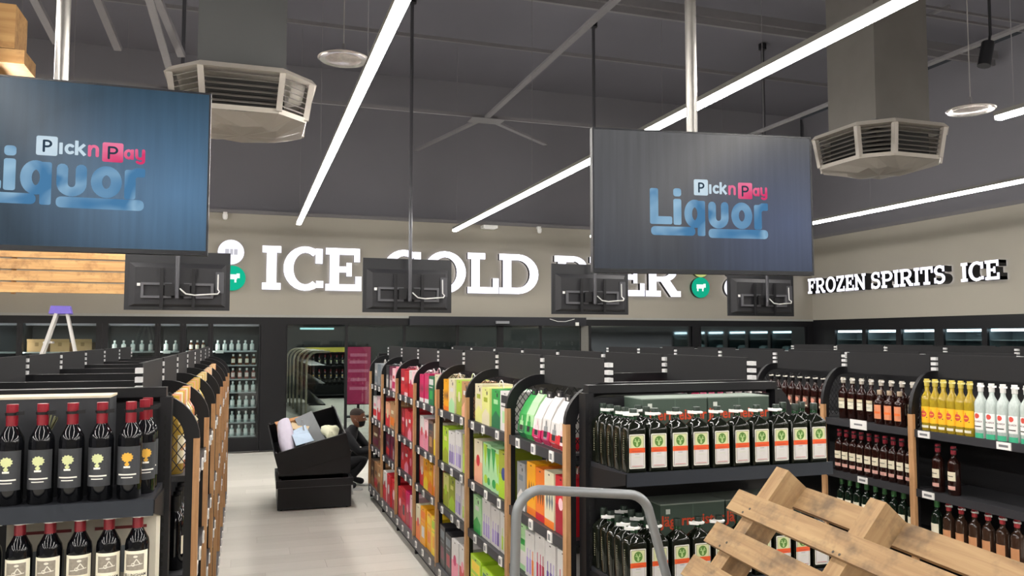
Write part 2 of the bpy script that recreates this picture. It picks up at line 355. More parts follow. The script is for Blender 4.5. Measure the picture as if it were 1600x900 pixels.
# ------------------------------------------------------------------ small bottle prototypes
class Proto:
    """one thing built once: root mesh plus named part meshes; place() links fresh objects that share the mesh data"""
    def __init__(s, name, root, parts=()): s.name, s.root, s.parts = name, root, parts
    def place(s, loc, rz, label, cat, group):
        o = link(s.name, s.root, None, loc, rz); tag(o, label, cat, group)
        for p in s.parts: link(p[0], p[1], o)
        return o
def wrap(r):                                # 2-D label coordinates -> cylinder facing -y
    return lambda a, b, t: ((r + t) * math.sin(a / r), -(r + t) * math.cos(a / r), b)
def flat(y):                                # 2-D -> plane facing -y
    return lambda a, b, t: (a, y - t, b)
def clip_x(p, x, keep_right):
    out = []
    for i in range(len(p)):
        a, b = p[i], p[(i + 1) % len(p)]; ia = (a[0] >= x) == keep_right or a[0] == x; ib = (b[0] >= x) == keep_right or b[0] == x
        if ia: out.append(a)
        if ia != ib and a[0] != b[0]: k = (x - a[0]) / (b[0] - a[0]); out.append((x, a[1] + (b[1] - a[1]) * k))
    return out
def decal(mb, polys, fn, t, mi, step=.006):
    """printed shapes laid on a surface; wide ones are cut into upright strips so that they follow its curve"""
    for p in polys:
        x0, x1 = min(q[0] for q in p), max(q[0] for q in p); n = max(1, int(math.ceil((x1 - x0) / step)))
        for i in range(n):
            q = p
            if n > 1:
                if i: q = clip_x(q, x0 + (x1 - x0) * i / n, True)
                if i < n - 1 and len(q) > 2: q = clip_x(q, x0 + (x1 - x0) * (i + 1) / n, False)
            if len(q) > 2: mb.poly([fn(r[0], r[1], t) for r in q], mi)
def wine_profile(r=.037, h=.31, sh=.19, nk=.245, rn=.0145):
    return [(0, 0), (r * .9, 0), (r, .005), (r, sh), (r * .93, sh + (nk - sh) * .3), (r * .68, sh + (nk - sh) * .62), (rn * 1.25, nk - .006), (rn, nk + .005), (rn, h - .012), (rn * 1.12, h - .011), (rn * 1.12, h), (0, h)]
DARKGLASS = glass_bottle_mat('dark_wine_glass', '0c0d10', .06)
def cyl_bottle(name, r, h, glass, capm, cap_h, labels, sh=None, nk=None, rn=.0145, neck_tag=None, n=18):
    sh = sh or h * .62; nk = nk or h * .78
    root = MB().lathe(wine_profile(r, h, sh, nk, rn), n).mesh(name, glass, 40)
    parts = [('cap', MB().lathe([(rn + .001, h - cap_h), (rn + .0025, h - cap_h + .002), (rn + .0025, h + .001), (0, h + .0015)], 14).mesh('cap', capm, 40))]
    if labels:
        mb = MB(); mats = []
        for polys, m, k in labels:
            if m not in mats: mats.append(m)
            decal(mb, polys, wrap(r), .0004 + .0005 * k, mats.index(m))
        parts.append(('label', mb.mesh('label', mats)))
    if neck_tag is not None:
        z = h - cap_h * .45; mb = MB()
        mb.lathe([(rn + .004, z), (rn + .0055, z + .009), (rn + .007, z + .009), (rn + .0055, z)], 12)
        mb.hexa([(rn, -.012, z), (rn + .026, -.014, z + .002), (rn + .026, -.011, z + .002), (rn, -.009, z)], [(rn, -.012, z + .011), (rn + .026, -.014, z + .014), (rn + .026, -.011, z + .014), (rn, -.009, z + .011)])
        parts.append(('security_tag', mb.mesh('security_tag', neck_tag)))
    return Proto(name, root, parts)

# ------------------------------------------------------------------ glass-door coolers along the back wall, left of the black pillar
cool_panes = [(-4.3, -3.23), (-3.15, -2.17), (-2.0, -1.345), (-1.264, -.986), (-.893, -.572), (-.495, .204)]
cooler_desc = ['black framed drinks cooler at the far left end of the back wall', 'black framed cooler behind the stepladder holding tan boxes', 'black framed cooler with white labelled bottles left of the hanging screen back',
               'narrow black framed cooler door with clear bottles behind left gondola', 'narrow black framed cooler door with amber bottles behind left gondola', 'open view black cooler full of bottles beside the black pillar']
LIGHTSTRIP = emis('cooler_strip', 'fdf8f2', 26.0)
rowz = [.24, .46, .70, .94, 1.15, 1.375, 1.60]
for i, (a, b) in enumerate(cool_panes):
    x0 = (cool_panes[i - 1][1] + a) / 2 if i else a - .05; x1 = (b + cool_panes[i + 1][0]) / 2 if i < 5 else .23
    t = thing('drinks_cooler', cooler_desc[i], 'cooler', (0, YB, 0))
    MB().box(x0 + .001, a, 0, .06, 0, 2.03).box(b, x1 - .001, 0, .06, 0, 2.03).box(a, b, 0, .06, 0, .21).build('door_frame', BLACK, t)
    MB().box(a, b, .02, .028, .21, 2.03).build('glass_door', COOLGLASS, t)
    MB().box(x0 + .001, x0 + .021, .06, .70, 0, 2.03).box(x1 - .021, x1 - .001, .06, .70, 0, 2.03).box(x0 + .021, x1 - .021, .66, .70, 0, 2.03).box(x0 + .021, x1 - .021, .06, .66, 0, .19).build('cabinet', mat('24292c', .5), t)
    MB().box(a + .02, b - .02, .07, .10, 2.045, 2.06).build('light_strip', LIGHTSTRIP, t); MB().box(x0 + .022, x0 + .034, .065, .085, .22, 2.0).build('light_strip', LIGHTSTRIP, t)
    for z in rowz:
        sh = MB().box(x0 + .03, x1 - .055, .09, .62, z - .02, z).build('shelf', mat('b5b8b8', .4, .3), t)
        if i >= 2: MB().box(a + .04, a + .14 if i < 5 else a + .16, .082, .09, z - .035, z + .012).build('price_tag', TAG, sh)

def lab(wd, z0, z1, m): return (R2(-wd / 2, z0, wd / 2, z1), m, 0)
bw = cyl_bottle('drink_bottle', .034, .17, glass_bottle_mat('pale_bottle', 'c3cfcb', .1), WHITE, .03, [lab(.075, .03, .105, WHITE)], .105, .125, .013, n=12)
ba = cyl_bottle('drink_bottle', .034, .17, glass_bottle_mat('amber_bottle', '6b3b1d', .1), WHITE, .03, [lab(.06, .035, .10, mat('efe6d4', .5))], .105, .125, .013, n=12)
bp = cyl_bottle('drink_bottle', .034, .17, glass_bottle_mat('rose_bottle', 'a86a63', .1), WHITE, .03, [lab(.06, .035, .10, mat('f3dcd6', .5))], .105, .125, .013, n=12)
lv = ['bottom shelf', 'second shelf from the bottom', 'third shelf from the bottom', 'middle shelf', 'third shelf from the top', 'second shelf from the top', 'top shelf']
for r, z in enumerate(rowz):
    kind, kn = ((bw, 'white labelled'), (bw, 'white labelled'), (bw, 'white labelled'), (bw, 'white labelled'), (bp, 'rose coloured'), (ba, 'amber'), (bw, 'pale'))[r]
    for q in range(6 if r == 6 else 4):
        x = .13 - q * .105 - (.03 if r == 6 else 0)
        kind.place((x, YB + .14, z), 0, '%s bottle, %s, cooler beside black pillar, %s from the right' % (kn, lv[r], ORD[q]), 'bottle', 'bottles on the %s beside the pillar' % lv[r])
for ci, kind, kn, n in ((4, ba, 'amber', 3), (3, bw, 'pale', 2), (2, bw, 'pale', 5)):
    a, b = cool_panes[ci]
    for q in range(n):
        kind.place((a + .07 + q * (b - a - .14) / max(1, n - 1), YB + .16, rowz[6]), 0, '%s bottle on top shelf, %s cooler door, %s from the left' % (kn, ('third', 'fourth', 'fifth')[ci - 2], ORD[q]), 'bottle', 'bottles in cooler %s' % ('three', 'four', 'five')[ci - 2])
KRAFT = mat('b98f5f', .8, 0, .12, 15); KRAFT2 = mat('c9a273', .8, 0, .1, 15)
def carton_box(wd, dp, ht, m):
    mb = MB().box(-wd / 2, wd / 2, -dp / 2, dp / 2, 0, ht); mb.box(-.025, .025, -dp / 2 - .0006, dp / 2 + .0006, ht * .6, ht + .0006, 1)
    mb.hexa([(-wd / 2, -dp / 2, ht), (wd / 2, -dp / 2, ht), (wd / 2, -dp / 2 + .004, ht), (-wd / 2, -dp / 2 + .004, ht)], [(-wd / 2, -dp / 2 - .03, ht + .05), (wd / 2, -dp / 2 - .03, ht + .05), (wd / 2, -dp / 2 - .026, ht + .052), (-wd / 2, -dp / 2 - .026, ht + .052)])
    return mb.mesh('carton', [m, mat('a27d50', .6)])
tan = carton_box(.26, .3, .14, KRAFT2)
for q in range(3):
    tag(link('cardboard_box', tan, None, (-3.0 + q * .31, YB + .34, rowz[6])), 'tan cardboard box in the cooler behind the stepladder, %s from the left' % ORD[q], 'box', 'tan boxes in the cooler')

# ------------------------------------------------------------------ freezers on the right wall
fz = [(12.956, 12.231), (12.133, 11.403), (11.285, 10.563), (10.38, 9.648), (9.55, 8.80), (8.70, 7.95)]
for i, (a, b) in enumerate(fz):
    y1 = (fz[i - 1][1] + a) / 2 - .001 if i else 13.02; y0 = (b + fz[i + 1][0]) / 2 + .001 if i < 5 else b - .05
    t = thing('upright_freezer', 'black upright freezer with lit glass door on the right wall, %s from the corner' % ORD[i], 'freezer', (XR, 0, 0))
    MB().box(0, .05, a, y1, 0, 1.965).box(0, .05, y0, b, 0, 1.965).box(0, .05, b, a, 0, .2).build('door_frame', BLACK, t)
    MB().box(.02, .028, b, a, .2, 1.965).build('glass_door', COOLGLASS, t)
    MB().box(.05, .60, y1 - .02, y1, 0, 1.965).box(.05, .6, y0, y0 + .02, 0, 1.965).box(.56, .6, y0 + .02, y1 - .02, 0, 1.965).box(.05, .56, y0 + .02, y1 - .02, 0, .15).box(.05, .56, y0 + .02, y1 - .02, 1.95, 1.965).build('cabinet', mat('6a7478', .5), t)
    MB().box(.06, .085, b + .02, a - .02, 1.912, 1.95).build('light_strip', emis('freezer_strip', 'e8f4ff', 9), t)
    for z in (.5, .85, 1.2, 1.52, 1.78):
        MB().box(.09, .5, y0 + .03, y1 - .03, z - .012, z).build('shelf', mat('9fa6a8', .4, .3), t)
ice = MB().loft([[(x * s, y * s, z) for x, y in ((-.11, -.07), (.11, -.07), (.13, 0), (.11, .07), (-.11, .07), (-.13, 0))] for z, s in ((0, .9), (.03, 1), (.08, .95), (.11, .5))]).mesh('ice_bag', mat('c9d6da', .35, 0, .15, 20, .3), 50)
for i, (a, b) in enumerate(fz[:5]):
    for q in range(2):
        tag(link('ice_bag', ice, None, (XR + .3, b + .2 + q * .33, 1.52), PI / 2), 'frosted bag on the upper shelf of the %s freezer from the corner, %s side' % (ORD[i], ('near', 'far')[q]), 'bag', 'frosted bags in freezers')

# ------------------------------------------------------------------ illuminated signs
LETTER = emis('sign_face', 'f4f2ff', 1.9); RETURN = mat('16171c', .4)
def sign(text, name, label, letter_spots, z0, h, fn, depth, bold=0):
    t = thing(name, label, 'sign')
    for ch, pos, wd in letter_spots:
        gw, polys = glyph(ch); mb = MB()
        for p in polys: mb.prism([(pos + x / gw * wd, z0 + y * h) for x, y in p], fn, 0, depth, 0, 1)
        mb.build('letter', [LETTER, RETURN], t)
    return t
spots = [('I', .23, .29), ('C', .56, .65), ('E', 1.23, .59), ('C', 2.18, .68), ('O', 2.88, .75), ('L', 3.66, .57), ('D', 4.24, .74), ('B', 5.29, .68), ('E', 5.99, .55), ('E', 6.56, .55), ('R', 7.13, .75)]
sign('ICE COLD BEER', 'wall_sign', 'large illuminated white slab letters reading ICE COLD BEER on the back wall', spots, 2.59, .71, lambda a, b, t_: (a, YB - .03 - t_, b), .09)
sp2 = []; y = 13.50
for word, gap in (('FROZEN', .13), ('SPIRITS', .30), ('ICE', 0)):
    tw = sum(glyph(c)[0] for c in word) + .06 * (len(word) - 1)
    k = {'FROZEN': 1.60, 'SPIRITS': 1.64, 'ICE': .69}[word] / tw
    for c in word:
        gw = glyph(c)[0] * k; sp2.append((c, -y, gw)); y -= gw + .06 * k
    y += .06 * k; y -= gap
sign('', 'wall_sign', 'illuminated white letters reading FROZEN SPIRITS ICE on the right wall', sp2, 2.70, .30, lambda a, b, t_: (XR - .02 - t_, -a, b), .16)
# round lit badges beside the big sign
def badge(x, z, col, label, icon, strength=1.6):
    t = thing('round_sign', label, 'sign', (x, YB, z), 0, 'round badges beside the big sign')
    fn = lambda a, b, t_: (a, -.02 - t_, b)
    MB().prism(disc2(0, 0, .2, n=28)[0], fn, 0, .07, 0, 1).build('badge', [emis('badge_' + col, col, strength), RETURN], t)
    mb = MB()
    for p in icon: mb.prism(p, fn, .0702, .073)
    mb.build('icon', emis('badge_icon_' + col, 'eafff6' if col != 'f2f0fa' else 'b9b8c0', 1.2), t)
cow = R2(-.09, -.02, .07, .06) + R2(-.08, -.07, -.05, -.02) + R2(.03, -.07, .06, -.02) + R2(.06, .0, .11, .075)
smile = ring2(0, .03, .09, .08, .02, .02, 210, 330)
cap3 = R2(-.09, -.04, -.03, .05) + R2(-.015, -.04, .03, .05) + R2(.045, -.04, .10, .05)
badge(-.25, 3.18, 'f2f0fa', 'white round lit badge at the upper left of ICE', cap3, 1.3)
badge(-.22, 2.765, '19c39a', 'green round lit badge half behind the hanging screen left of ICE', cow, .9)
badge(8.335, 2.78, '19b48e', 'green round lit badge with pale animal icon right of BEER', cow, .9)
badge(9.06, 2.79, 'f2f0fa', 'white round lit badge with small smile, right of the green one', smile, 1.3)
badge(8.34, 3.18, 'd8e08a', 'yellowish round badge mostly hidden above the green animal badge', smile, .8)
badge(9.06, 3.18, 'f2f0fa', 'white round badge mostly hidden above the smiling badge', cap3, .9)

# ------------------------------------------------------------------ linear LED lights
def led(x, ya, yb, label):
    t = thing('linear_light', label, 'light', (x, 0, 3.5), 0, 'suspended linear lights')
    MB().box(-.033, .033, ya, yb, .03, .065).build('housing', mat('77756f', .5, .2), t)
    MB().box(-.03, .03, ya + .01, yb - .01, 0, .03).build('diffuser', LED, t)
    k = max(2, int((yb - ya) / 3.2)) ; mb = None
    for i in range(k + 1):
        y_ = ya + .15 + (yb - ya - .3) * i / k
        MB().tube([(0, y_, .055), (0, y_, ZC - 3.5)], .003, 5).build('suspension_wire', STEEL, t)
led(.72, -5.5, 12.3, 'long linear light running from above the aisle toward ICE')
led(3.12, -5.5, 12.3, 'long linear light passing behind the right hanging screen')
led(5.5, 7.4, 12.3, 'short linear light whose far end shows left of right screen')
led(5.5, -5.5, 4.62, 'linear light ending at the right edge of the photo')
led(7.98, -5.5, 12.3, 'linear light running along above FROZEN SPIRITS by the right wall')
led(-1.65, -5.5, 12.3, 'linear light hidden behind the left hanging screen')
led(-4.0, -5.5, 12.3, 'linear light over the far left of the shop')
led(-6.3, -5.5, 12.3, 'linear light nearest the left wall')

# ------------------------------------------------------------------ roof steelwork
def steel(name, label, segs, wid=.06, dep=.06, parts=None, m=STEEL):
    t = thing(name, label, 'roof steel')
    for pn, a, b in segs: MB().bar(a, b, wid, dep).build(pn, m, t)
    return t
YT = 10.75
t = steel('roof_truss', 'grey roof truss spanning the shop in front of the back wall', [('bottom_chord', (XL, YT, 4.95), (XR, YT, 4.95)), ('top_chord', (XL, YT, 6.0), (XR, YT, 6.0))], .035, .05)
for x in (-.9, 3.17, 7.3):                      # gusset plates with horizontal bracing
    tie = steel('bracing_tie', 'pale flat bracing tie meeting a gusset plate, %s' % {-.9: 'left above the air diffuser', 3.17: 'centre of the ceiling', 7.3: 'right above the duct'}[x],
                [('tie', (x, YT - .08, 4.92), (x, -2, 4.92)), ('tie', (x - .05, YT + .05, 4.92), (x - .55, YT + 2.2, 4.92)), ('tie', (x + .1, YT + .05, 4.92), (x + 1.35, YT + 1.15, 4.92))], .075, .03)
    MB().box(x - .22, x + .26, YT - .12, YT + .16, 4.895, 4.905).build('gusset', STEEL, tie)
YT2 = 5.3
for yy, zz, lb in ((8.05, 6.05, 'grey twin conduit run crossing the ceiling beyond the hanging poles'), (6.9, 6.2, 'grey twin conduit run crossing the ceiling above the air diffusers')):
    t = steel('ceiling_conduit', lb, [('conduit', (XL, yy, zz), (XR, yy, zz)), ('conduit', (XL, yy - .22, zz), (XR, yy - .22, zz))], .03, .03)
    for i in range(10): MB().box(-7.5 + i * 2, -7.46 + i * 2, yy - .27, yy + .05, zz + .015, zz + .05).build('clip', STEEL, t)
for yy, lb in ((9.2, 'dark purlin under the roof near the far truss'), (4.6, 'dark purlin under the roof near the front')):
    steel('purlin', lb, [('purlin', (XL, yy, 6.2), (XR, yy, 6.2)), ('flange', (XL, yy + .05, 6.11), (XR, yy + .05, 6.11))], .05, .12)
t = steel('knee_brace', 'pale sloping braces behind the left hanging screen', [('brace', (-1.5, 7.0, 6.4), (-.75, 9.6, 5.0)), ('brace', (-1.95, 7.0, 6.4), (-1.4, 9.6, 5.0)), ('brace', (-2.6, 7.0, 6.4), (-2.0, 9.6, 5.0))], .08, .05)
t = thing('cable_tray', 'grey cable tray hanging across the ceiling at the upper left', 'cable tray', (-2.3, 6.3, 4.75))
for dz in (0, .1): MB().box(-2.2, 1.2, -.02, .02, dz, dz + .03).build('rail', STEEL, t)
for i in range(9): MB().box(-2.1 + i * .4, -2.07 + i * .4, -.02, .02, .03, .1).build('rung', STEEL, t)
for x in (-1.9, .9): MB().tube([(x, 0, .13), (x, 0, ZC - 4.75)], .006, 6).build('hanger', STEEL, t)

# ------------------------------------------------------------------ ducts and air diffusers
def duct_diffuser(cx, cy, zb, lab_d, lab_f, dm):
    t = thing('air_duct', lab_d, 'duct', (cx, cy, 0), 0, 'square ducts')
    b = .305
    MB().box(-b, b, -b, b, zb + .375, ZC).build('duct_body', dm, t)
    MB().box(-b - .02, b + .02, -b - .02, b + .02, zb + .3735, zb + .40).build('flange', STEEL, t)
    f = thing('air_diffuser', lab_f, 'diffuser', (cx, cy, zb), 0, 'octagonal air diffusers'); f.scale = (.82, .82, .82)
    DM = mat('a39d94', .5, .0, .05, 8); SL = mat('77726c', .45, .1)
    def oct_(r, c=.56):
        k = r * c; return [(-k, -r), (k, -r), (r, -k), (r, k), (k, r), (-k, r), (-r, k), (-r, -k)]
    top, lo, bot = oct_(.60), oct_(.55), oct_(.50)
    MB().loft([[(x, y, .40) for x, y in oct_(.64)], [(x, y, .45) for x, y in oct_(.60)], [(x, y, .455) for x, y in oct_(.2)]]).build('top_cap', DM, f)
    MB().loft([[(x, y, .06) for x, y in lo], [(x, y, .10) for x, y in oct_(.565)]], cap=False).loft([[(x, y, .06) for x, y in lo], [(x, y, .10) for x, y in oct_(.5)]], cap=False).build('lower_ring', DM, f)
    # folded sheet underside
    mb = MB(); fan = []
    for i in range(8):
        x, y = lo[i]; x2, y2 = lo[(i + 1) % 8]; fan += [(x, y, .06), ((x + x2) / 2, (y + y2) / 2, .055)]
    low = [(x * .55, y * .55, (-.02 if i % 2 else .0)) for i, (x, y, z) in enumerate(fan)]
    mb.loft([fan, low, [(0, 0, -.03)] * 16], cap=False); mb.build('underside', DM, f)
    MB().box(-.36, .36, -.36, .36, .1, .4).build('core', mat('2c2b2b', .8), f)
    for i in range(8):
        (x, y), (x2, y2) = lo[i], lo[(i + 1) % 8]; (u, v), (u2, v2) = top[i], top[(i + 1) % 8]
        MB().bar((x, y, .08), (u, v, .42), .05, .05).build('corner_post', DM, f)
        for k in range(6):
            s = (k + .6) / 6.4; a = Vector((x + (u - x) * s, y + (v - y) * s, .1 + .3 * s)); c = Vector((x2 + (u2 - x2) * s, y2 + (v2 - y2) * s, .1 + .3 * s))
            n = Vector(((x + x2) / 2, (y + y2) / 2, 0)).normalized()
            mb = MB(); o1 = -n * .05 + Vector((0, 0, .03)); th = Vector((0, 0, .004))
            mb.hexa([a, c, c + o1, a + o1], [a + th, c + th, c + o1 + th, a + o1 + th]); mb.build('louvre', SL, f)
duct_diffuser(-.06, 6.3, 3.36, 'plain grey square duct above the left diffuser', 'beige octagonal air diffuser half behind the left screen', mat('4f5050', .75, 0, .06, 2))
duct_diffuser(5.60, 5.95, 3.36, 'galvanised square duct above the right diffuser catching the lights', 'beige octagonal air diffuser right of the right screen', mat('8a8680', .32, .75, .15, 3))

# ------------------------------------------------------------------ disc pendants, spotlight, emergency light
def pendant(x, y, z, label):
    t = thing('pendant_light', label, 'light', (x, y, z), 0, 'unlit disc pendants')
    MB().lathe([(0, .05), (.07, .05), (.19, .028), (.205, .012), (.2, 0), (.17, .004), (.06, .012), (0, .012)], 28).build('disc', mat('c9c2bd', .2, .55, .3, 12), t, 40)
    MB().lathe([(.205, .008), (.215, .014), (.205, .02), (.2, .014), (.205, .008)], 28).build('rim', mat('e6e0da', .25, .5), t, 40)
    MB().lathe([(0, -.012), (.09, -.008), (.15, .002), (.15, .006), (0, .006)], 24).build('lens', mat('d6ccc6', .15, .2, .4, 25), t, 40)
    MB().tube([(0, 0, .05), (0, 0, .14)], .014, 8).build('stem', STEEL, t)
    MB().tube([(0, 0, .14), (0, 0, ZC - z)], .005, 6).build('wire', mat('8e8b88', .5), t)
pendant(.74, 6.75, 4.16, 'glass disc pendant between left diffuser and the aisle light')
pendant(6.52, 5.75, 3.97, 'glass disc pendant hanging right of the galvanised duct')
t = thing('spotlight', 'black swivel spotlight high at the right edge of the photo', 'spotlight', (6.3, 5.35, 4.35))
MB().tube([(0, 0, .12), (-.06, 0, -.1)], .055, 12).build('lamp_head', BLACK, t, 40); MB().tube([(0, 0, .1), (0.03, 0, .2), (.03, 0, ZC - 4.35)], .012, 6).build('arm', BLACK, t)
t = thing('emergency_light', 'small white emergency light on the top of the back bulkhead', 'light', (4.05, YB - .16, 3.74))
MB().box(-.13, .13, -.06, .13, 0, .05).build('housing', WHITE, t); MB().box(-.1, .1, -.03, .09, -.012, 0).build('lens', mat('f2f2f2', .3), t)
for x, lb in ((-.35, 'upper left of ICE'), (5.0, 'right of the emergency light')):
    t = thing('ceiling_camera', 'tiny pale security camera on the bulkhead rail, %s' % lb, 'camera', (x, YB - .12, 3.72))
    MB().box(-.03, .03, 0, .09, .06, .1).build('bracket', WHITE, t); MB().lathe([(0, -.03), (.03, -.02), (.04, .01), (.04, .06), (0, .06)], 12).build('dome', WHITE, t, 40)

# ------------------------------------------------------------------ hanging screens
def screen_mat(name, c1, c2, c3):
    """lit display picture: dark vertical boards with a soft spot, printed by nodes in the screen's own coordinates"""
    m = bpy.data.materials.new(name); m.use_nodes = True; nt = m.node_tree; nt.nodes.remove(nt.nodes['Principled BSDF'])
    tc = nt.nodes.new('ShaderNodeTexCoord'); sp = nt.nodes.new('ShaderNodeSeparateXYZ'); nt.links.new(tc.outputs['Generated'], sp.inputs[0])
    wv = nt.nodes.new('ShaderNodeTexNoise'); mp = nt.nodes.new('ShaderNodeMapping'); mp.inputs['Scale'].default_value = (38, 1, 1.2)
    nt.links.new(tc.outputs['Generated'], mp.inputs[0]); nt.links.new(mp.outputs[0], wv.inputs['Vector']); wv.inputs['Scale'].default_value = 1.0; wv.inputs['Detail'].default_value = 3
    cr = nt.nodes.new('ShaderNodeValToRGB'); e = cr.color_ramp.elements; e[0].color = lin(c2); e[1].color = lin(c1); e[0].position = .0; e[1].position = 1.0
    nt.links.new(sp.outputs[2], cr.inputs[0])
    gr = nt.nodes.new('ShaderNodeTexGradient'); gr.gradient_type = 'SPHERICAL'; m2 = nt.nodes.new('ShaderNodeMapping')
    m2.inputs['Location'].default_value = (-.9 * 1.8, 0, -.35 * 1.5); m2.inputs['Scale'].default_value = (1.8, 0, 1.5)
    nt.links.new(tc.outputs['Generated'], m2.inputs[0]); nt.links.new(m2.outputs[0], gr.inputs[0])
    mx = nt.nodes.new('ShaderNodeMix'); mx.data_type = 'RGBA'; mx.inputs[7].default_value = lin(c3)
    nt.links.new(gr.outputs['Fac'], mx.inputs[0]); nt.links.new(cr.outputs[0], mx.inputs[6])
    ml = nt.nodes.new('ShaderNodeMath'); ml.operation = 'MULTIPLY_ADD'; ml.inputs[1].default_value = .5; ml.inputs[2].default_value = .75
    nt.links.new(wv.outputs['Fac'], ml.inputs[0])
    em = nt.nodes.new('ShaderNodeEmission'); nt.links.new(mx.outputs[2], em.inputs[0]); nt.links.new(ml.outputs[0], em.inputs[1])
    gl = nt.nodes.new('ShaderNodeBsdfGlossy'); gl.inputs['Roughness'].default_value = .25; gl.inputs[0].default_value = (.02, .02, .02, 1)
    ad = nt.nodes.new('ShaderNodeAddShader'); nt.links.new(em.outputs[0], ad.inputs[0]); nt.links.new(gl.outputs[0], ad.inputs[1])
    nt.links.new(ad.outputs[0], nt.nodes['Material Output'].inputs[0])
    return m
def logo_mat(name, top, bot, lo, hi):
    m = bpy.data.materials.new(name); m.use_nodes = True; nt = m.node_tree; nt.nodes.remove(nt.nodes['Principled BSDF'])
    tc = nt.nodes.new('ShaderNodeTexCoord'); nz = nt.nodes.new('ShaderNodeTexNoise'); nz.inputs['Scale'].default_value = 5; nz.inputs['Distortion'].default_value = .8
    nt.links.new(tc.outputs['Object'], nz.inputs['Vector'])
    cr = nt.nodes.new('ShaderNodeValToRGB'); e = cr.color_ramp.elements; e[0].color = lin(bot); e[1].color = lin(top); e[0].position = lo; e[1].position = hi
    nt.links.new(nz.outputs['Fac'], cr.inputs[0]); em = nt.nodes.new('ShaderNodeEmission'); nt.links.new(cr.outputs[0], em.inputs[0])
    nt.links.new(em.outputs[0], nt.nodes['Material Output'].inputs[0]); return m
LOGO_B = logo_mat('logo_blue', '9cc0d8', '4a7ca6', .38, .70); LOGO_W = logo_mat('logo_white', 'd4e4ee', 'a4c2d6', .3, .6)
LOGO_P = logo_mat('logo_pink', 'f58cae', 'd63c6e', .4, .65); LOGO_D = emis('logo_dark', '2f4050', 1.0)
def stroke2(pts, wd):
    out = []
    for a, b in zip(pts, pts[1:]): out += line2(a, b, wd)
    for p in pts: out += disc2(p[0], p[1], wd / 2, n=10)
    return out
def arcp(cx, cy, rx, ry, a0, a1, n=8): return [(cx + rx * math.cos(math.radians(a0 + (a1 - a0) * i / n)), cy + ry * math.sin(math.radians(a0 + (a1 - a0) * i / n))) for i in range(n + 1)]
def logo_shapes():
    """lettering 'Pick n Pay Liquor' in picture units, x right and y DOWN"""
    B = rrect2(320, 393, 365, 588, 10) + rrect2(320, 545, 440, 588, 10) + rrect2(447, 448, 490, 590, 10) + rrect2(447, 390, 490, 435, 14)
    W = 42
    B += stroke2(arcp(563, 527, 36, 57, 0, 360, 18), W) + rrect2(578, 455, 620, 648, 8)                                   # q
    B += stroke2([(659, 478)] + arcp(694, 548, 35, 36, 180, 0) + [(729, 478)], W)                                          # u
    B += stroke2(arcp(824, 531, 38, 53, 0, 360, 18), W)                                                                    # o
    B += rrect2(893, 468, 936, 605, 10) + stroke2(arcp(950, 515, 36, 36, 180, 270), 40) + rrect2(930, 458, 972, 500, 8)     # r
    B += rrect2(325, 600, 565, 648, 20) + rrect2(638, 607, 970, 657, 20)
    Wt = rrect2(560, 337, 638, 425, 8) + rrect2(644, 362, 657, 415, 3) + stroke2(arcp(684, 389, 14, 18, 50, 310, 10), 13) + rrect2(702, 348, 715, 415, 3) + line2((713, 392), (738, 364), 13) + line2((717, 386), (740, 414), 13)
    P = rrect2(805, 347, 885, 437, 8) + stroke2([(757, 412), (757, 370)], 13) + stroke2([(757, 380)] + arcp(773, 382, 13, 13, 180, 360) + [(786, 412)], 13)
    P += stroke2(arcp(906, 396, 13, 18, 0, 360, 12), 12) + rrect2(914, 372, 926, 420, 3)
    P += stroke2([(936, 374)] + arcp(950, 402, 13, 12, 180, 0, 6) + [(963, 374)], 12) + stroke2([(964, 376), (964, 424)] + arcp(951, 424, 13, 10, 0, 150, 6), 12)
    D = stroke2([(588, 406), (588, 358)], 9) + stroke2([(588, 358), (600, 358)] + arcp(600, 371, 14, 13, -90, 90, 8) + [(588, 384)], 9)
    D += stroke2([(830, 420), (830, 368)], 9) + stroke2([(830, 368), (846, 368)] + arcp(846, 382, 15, 14, -90, 90, 8) + [(830, 396)], 9)
    return B, Wt, P, D
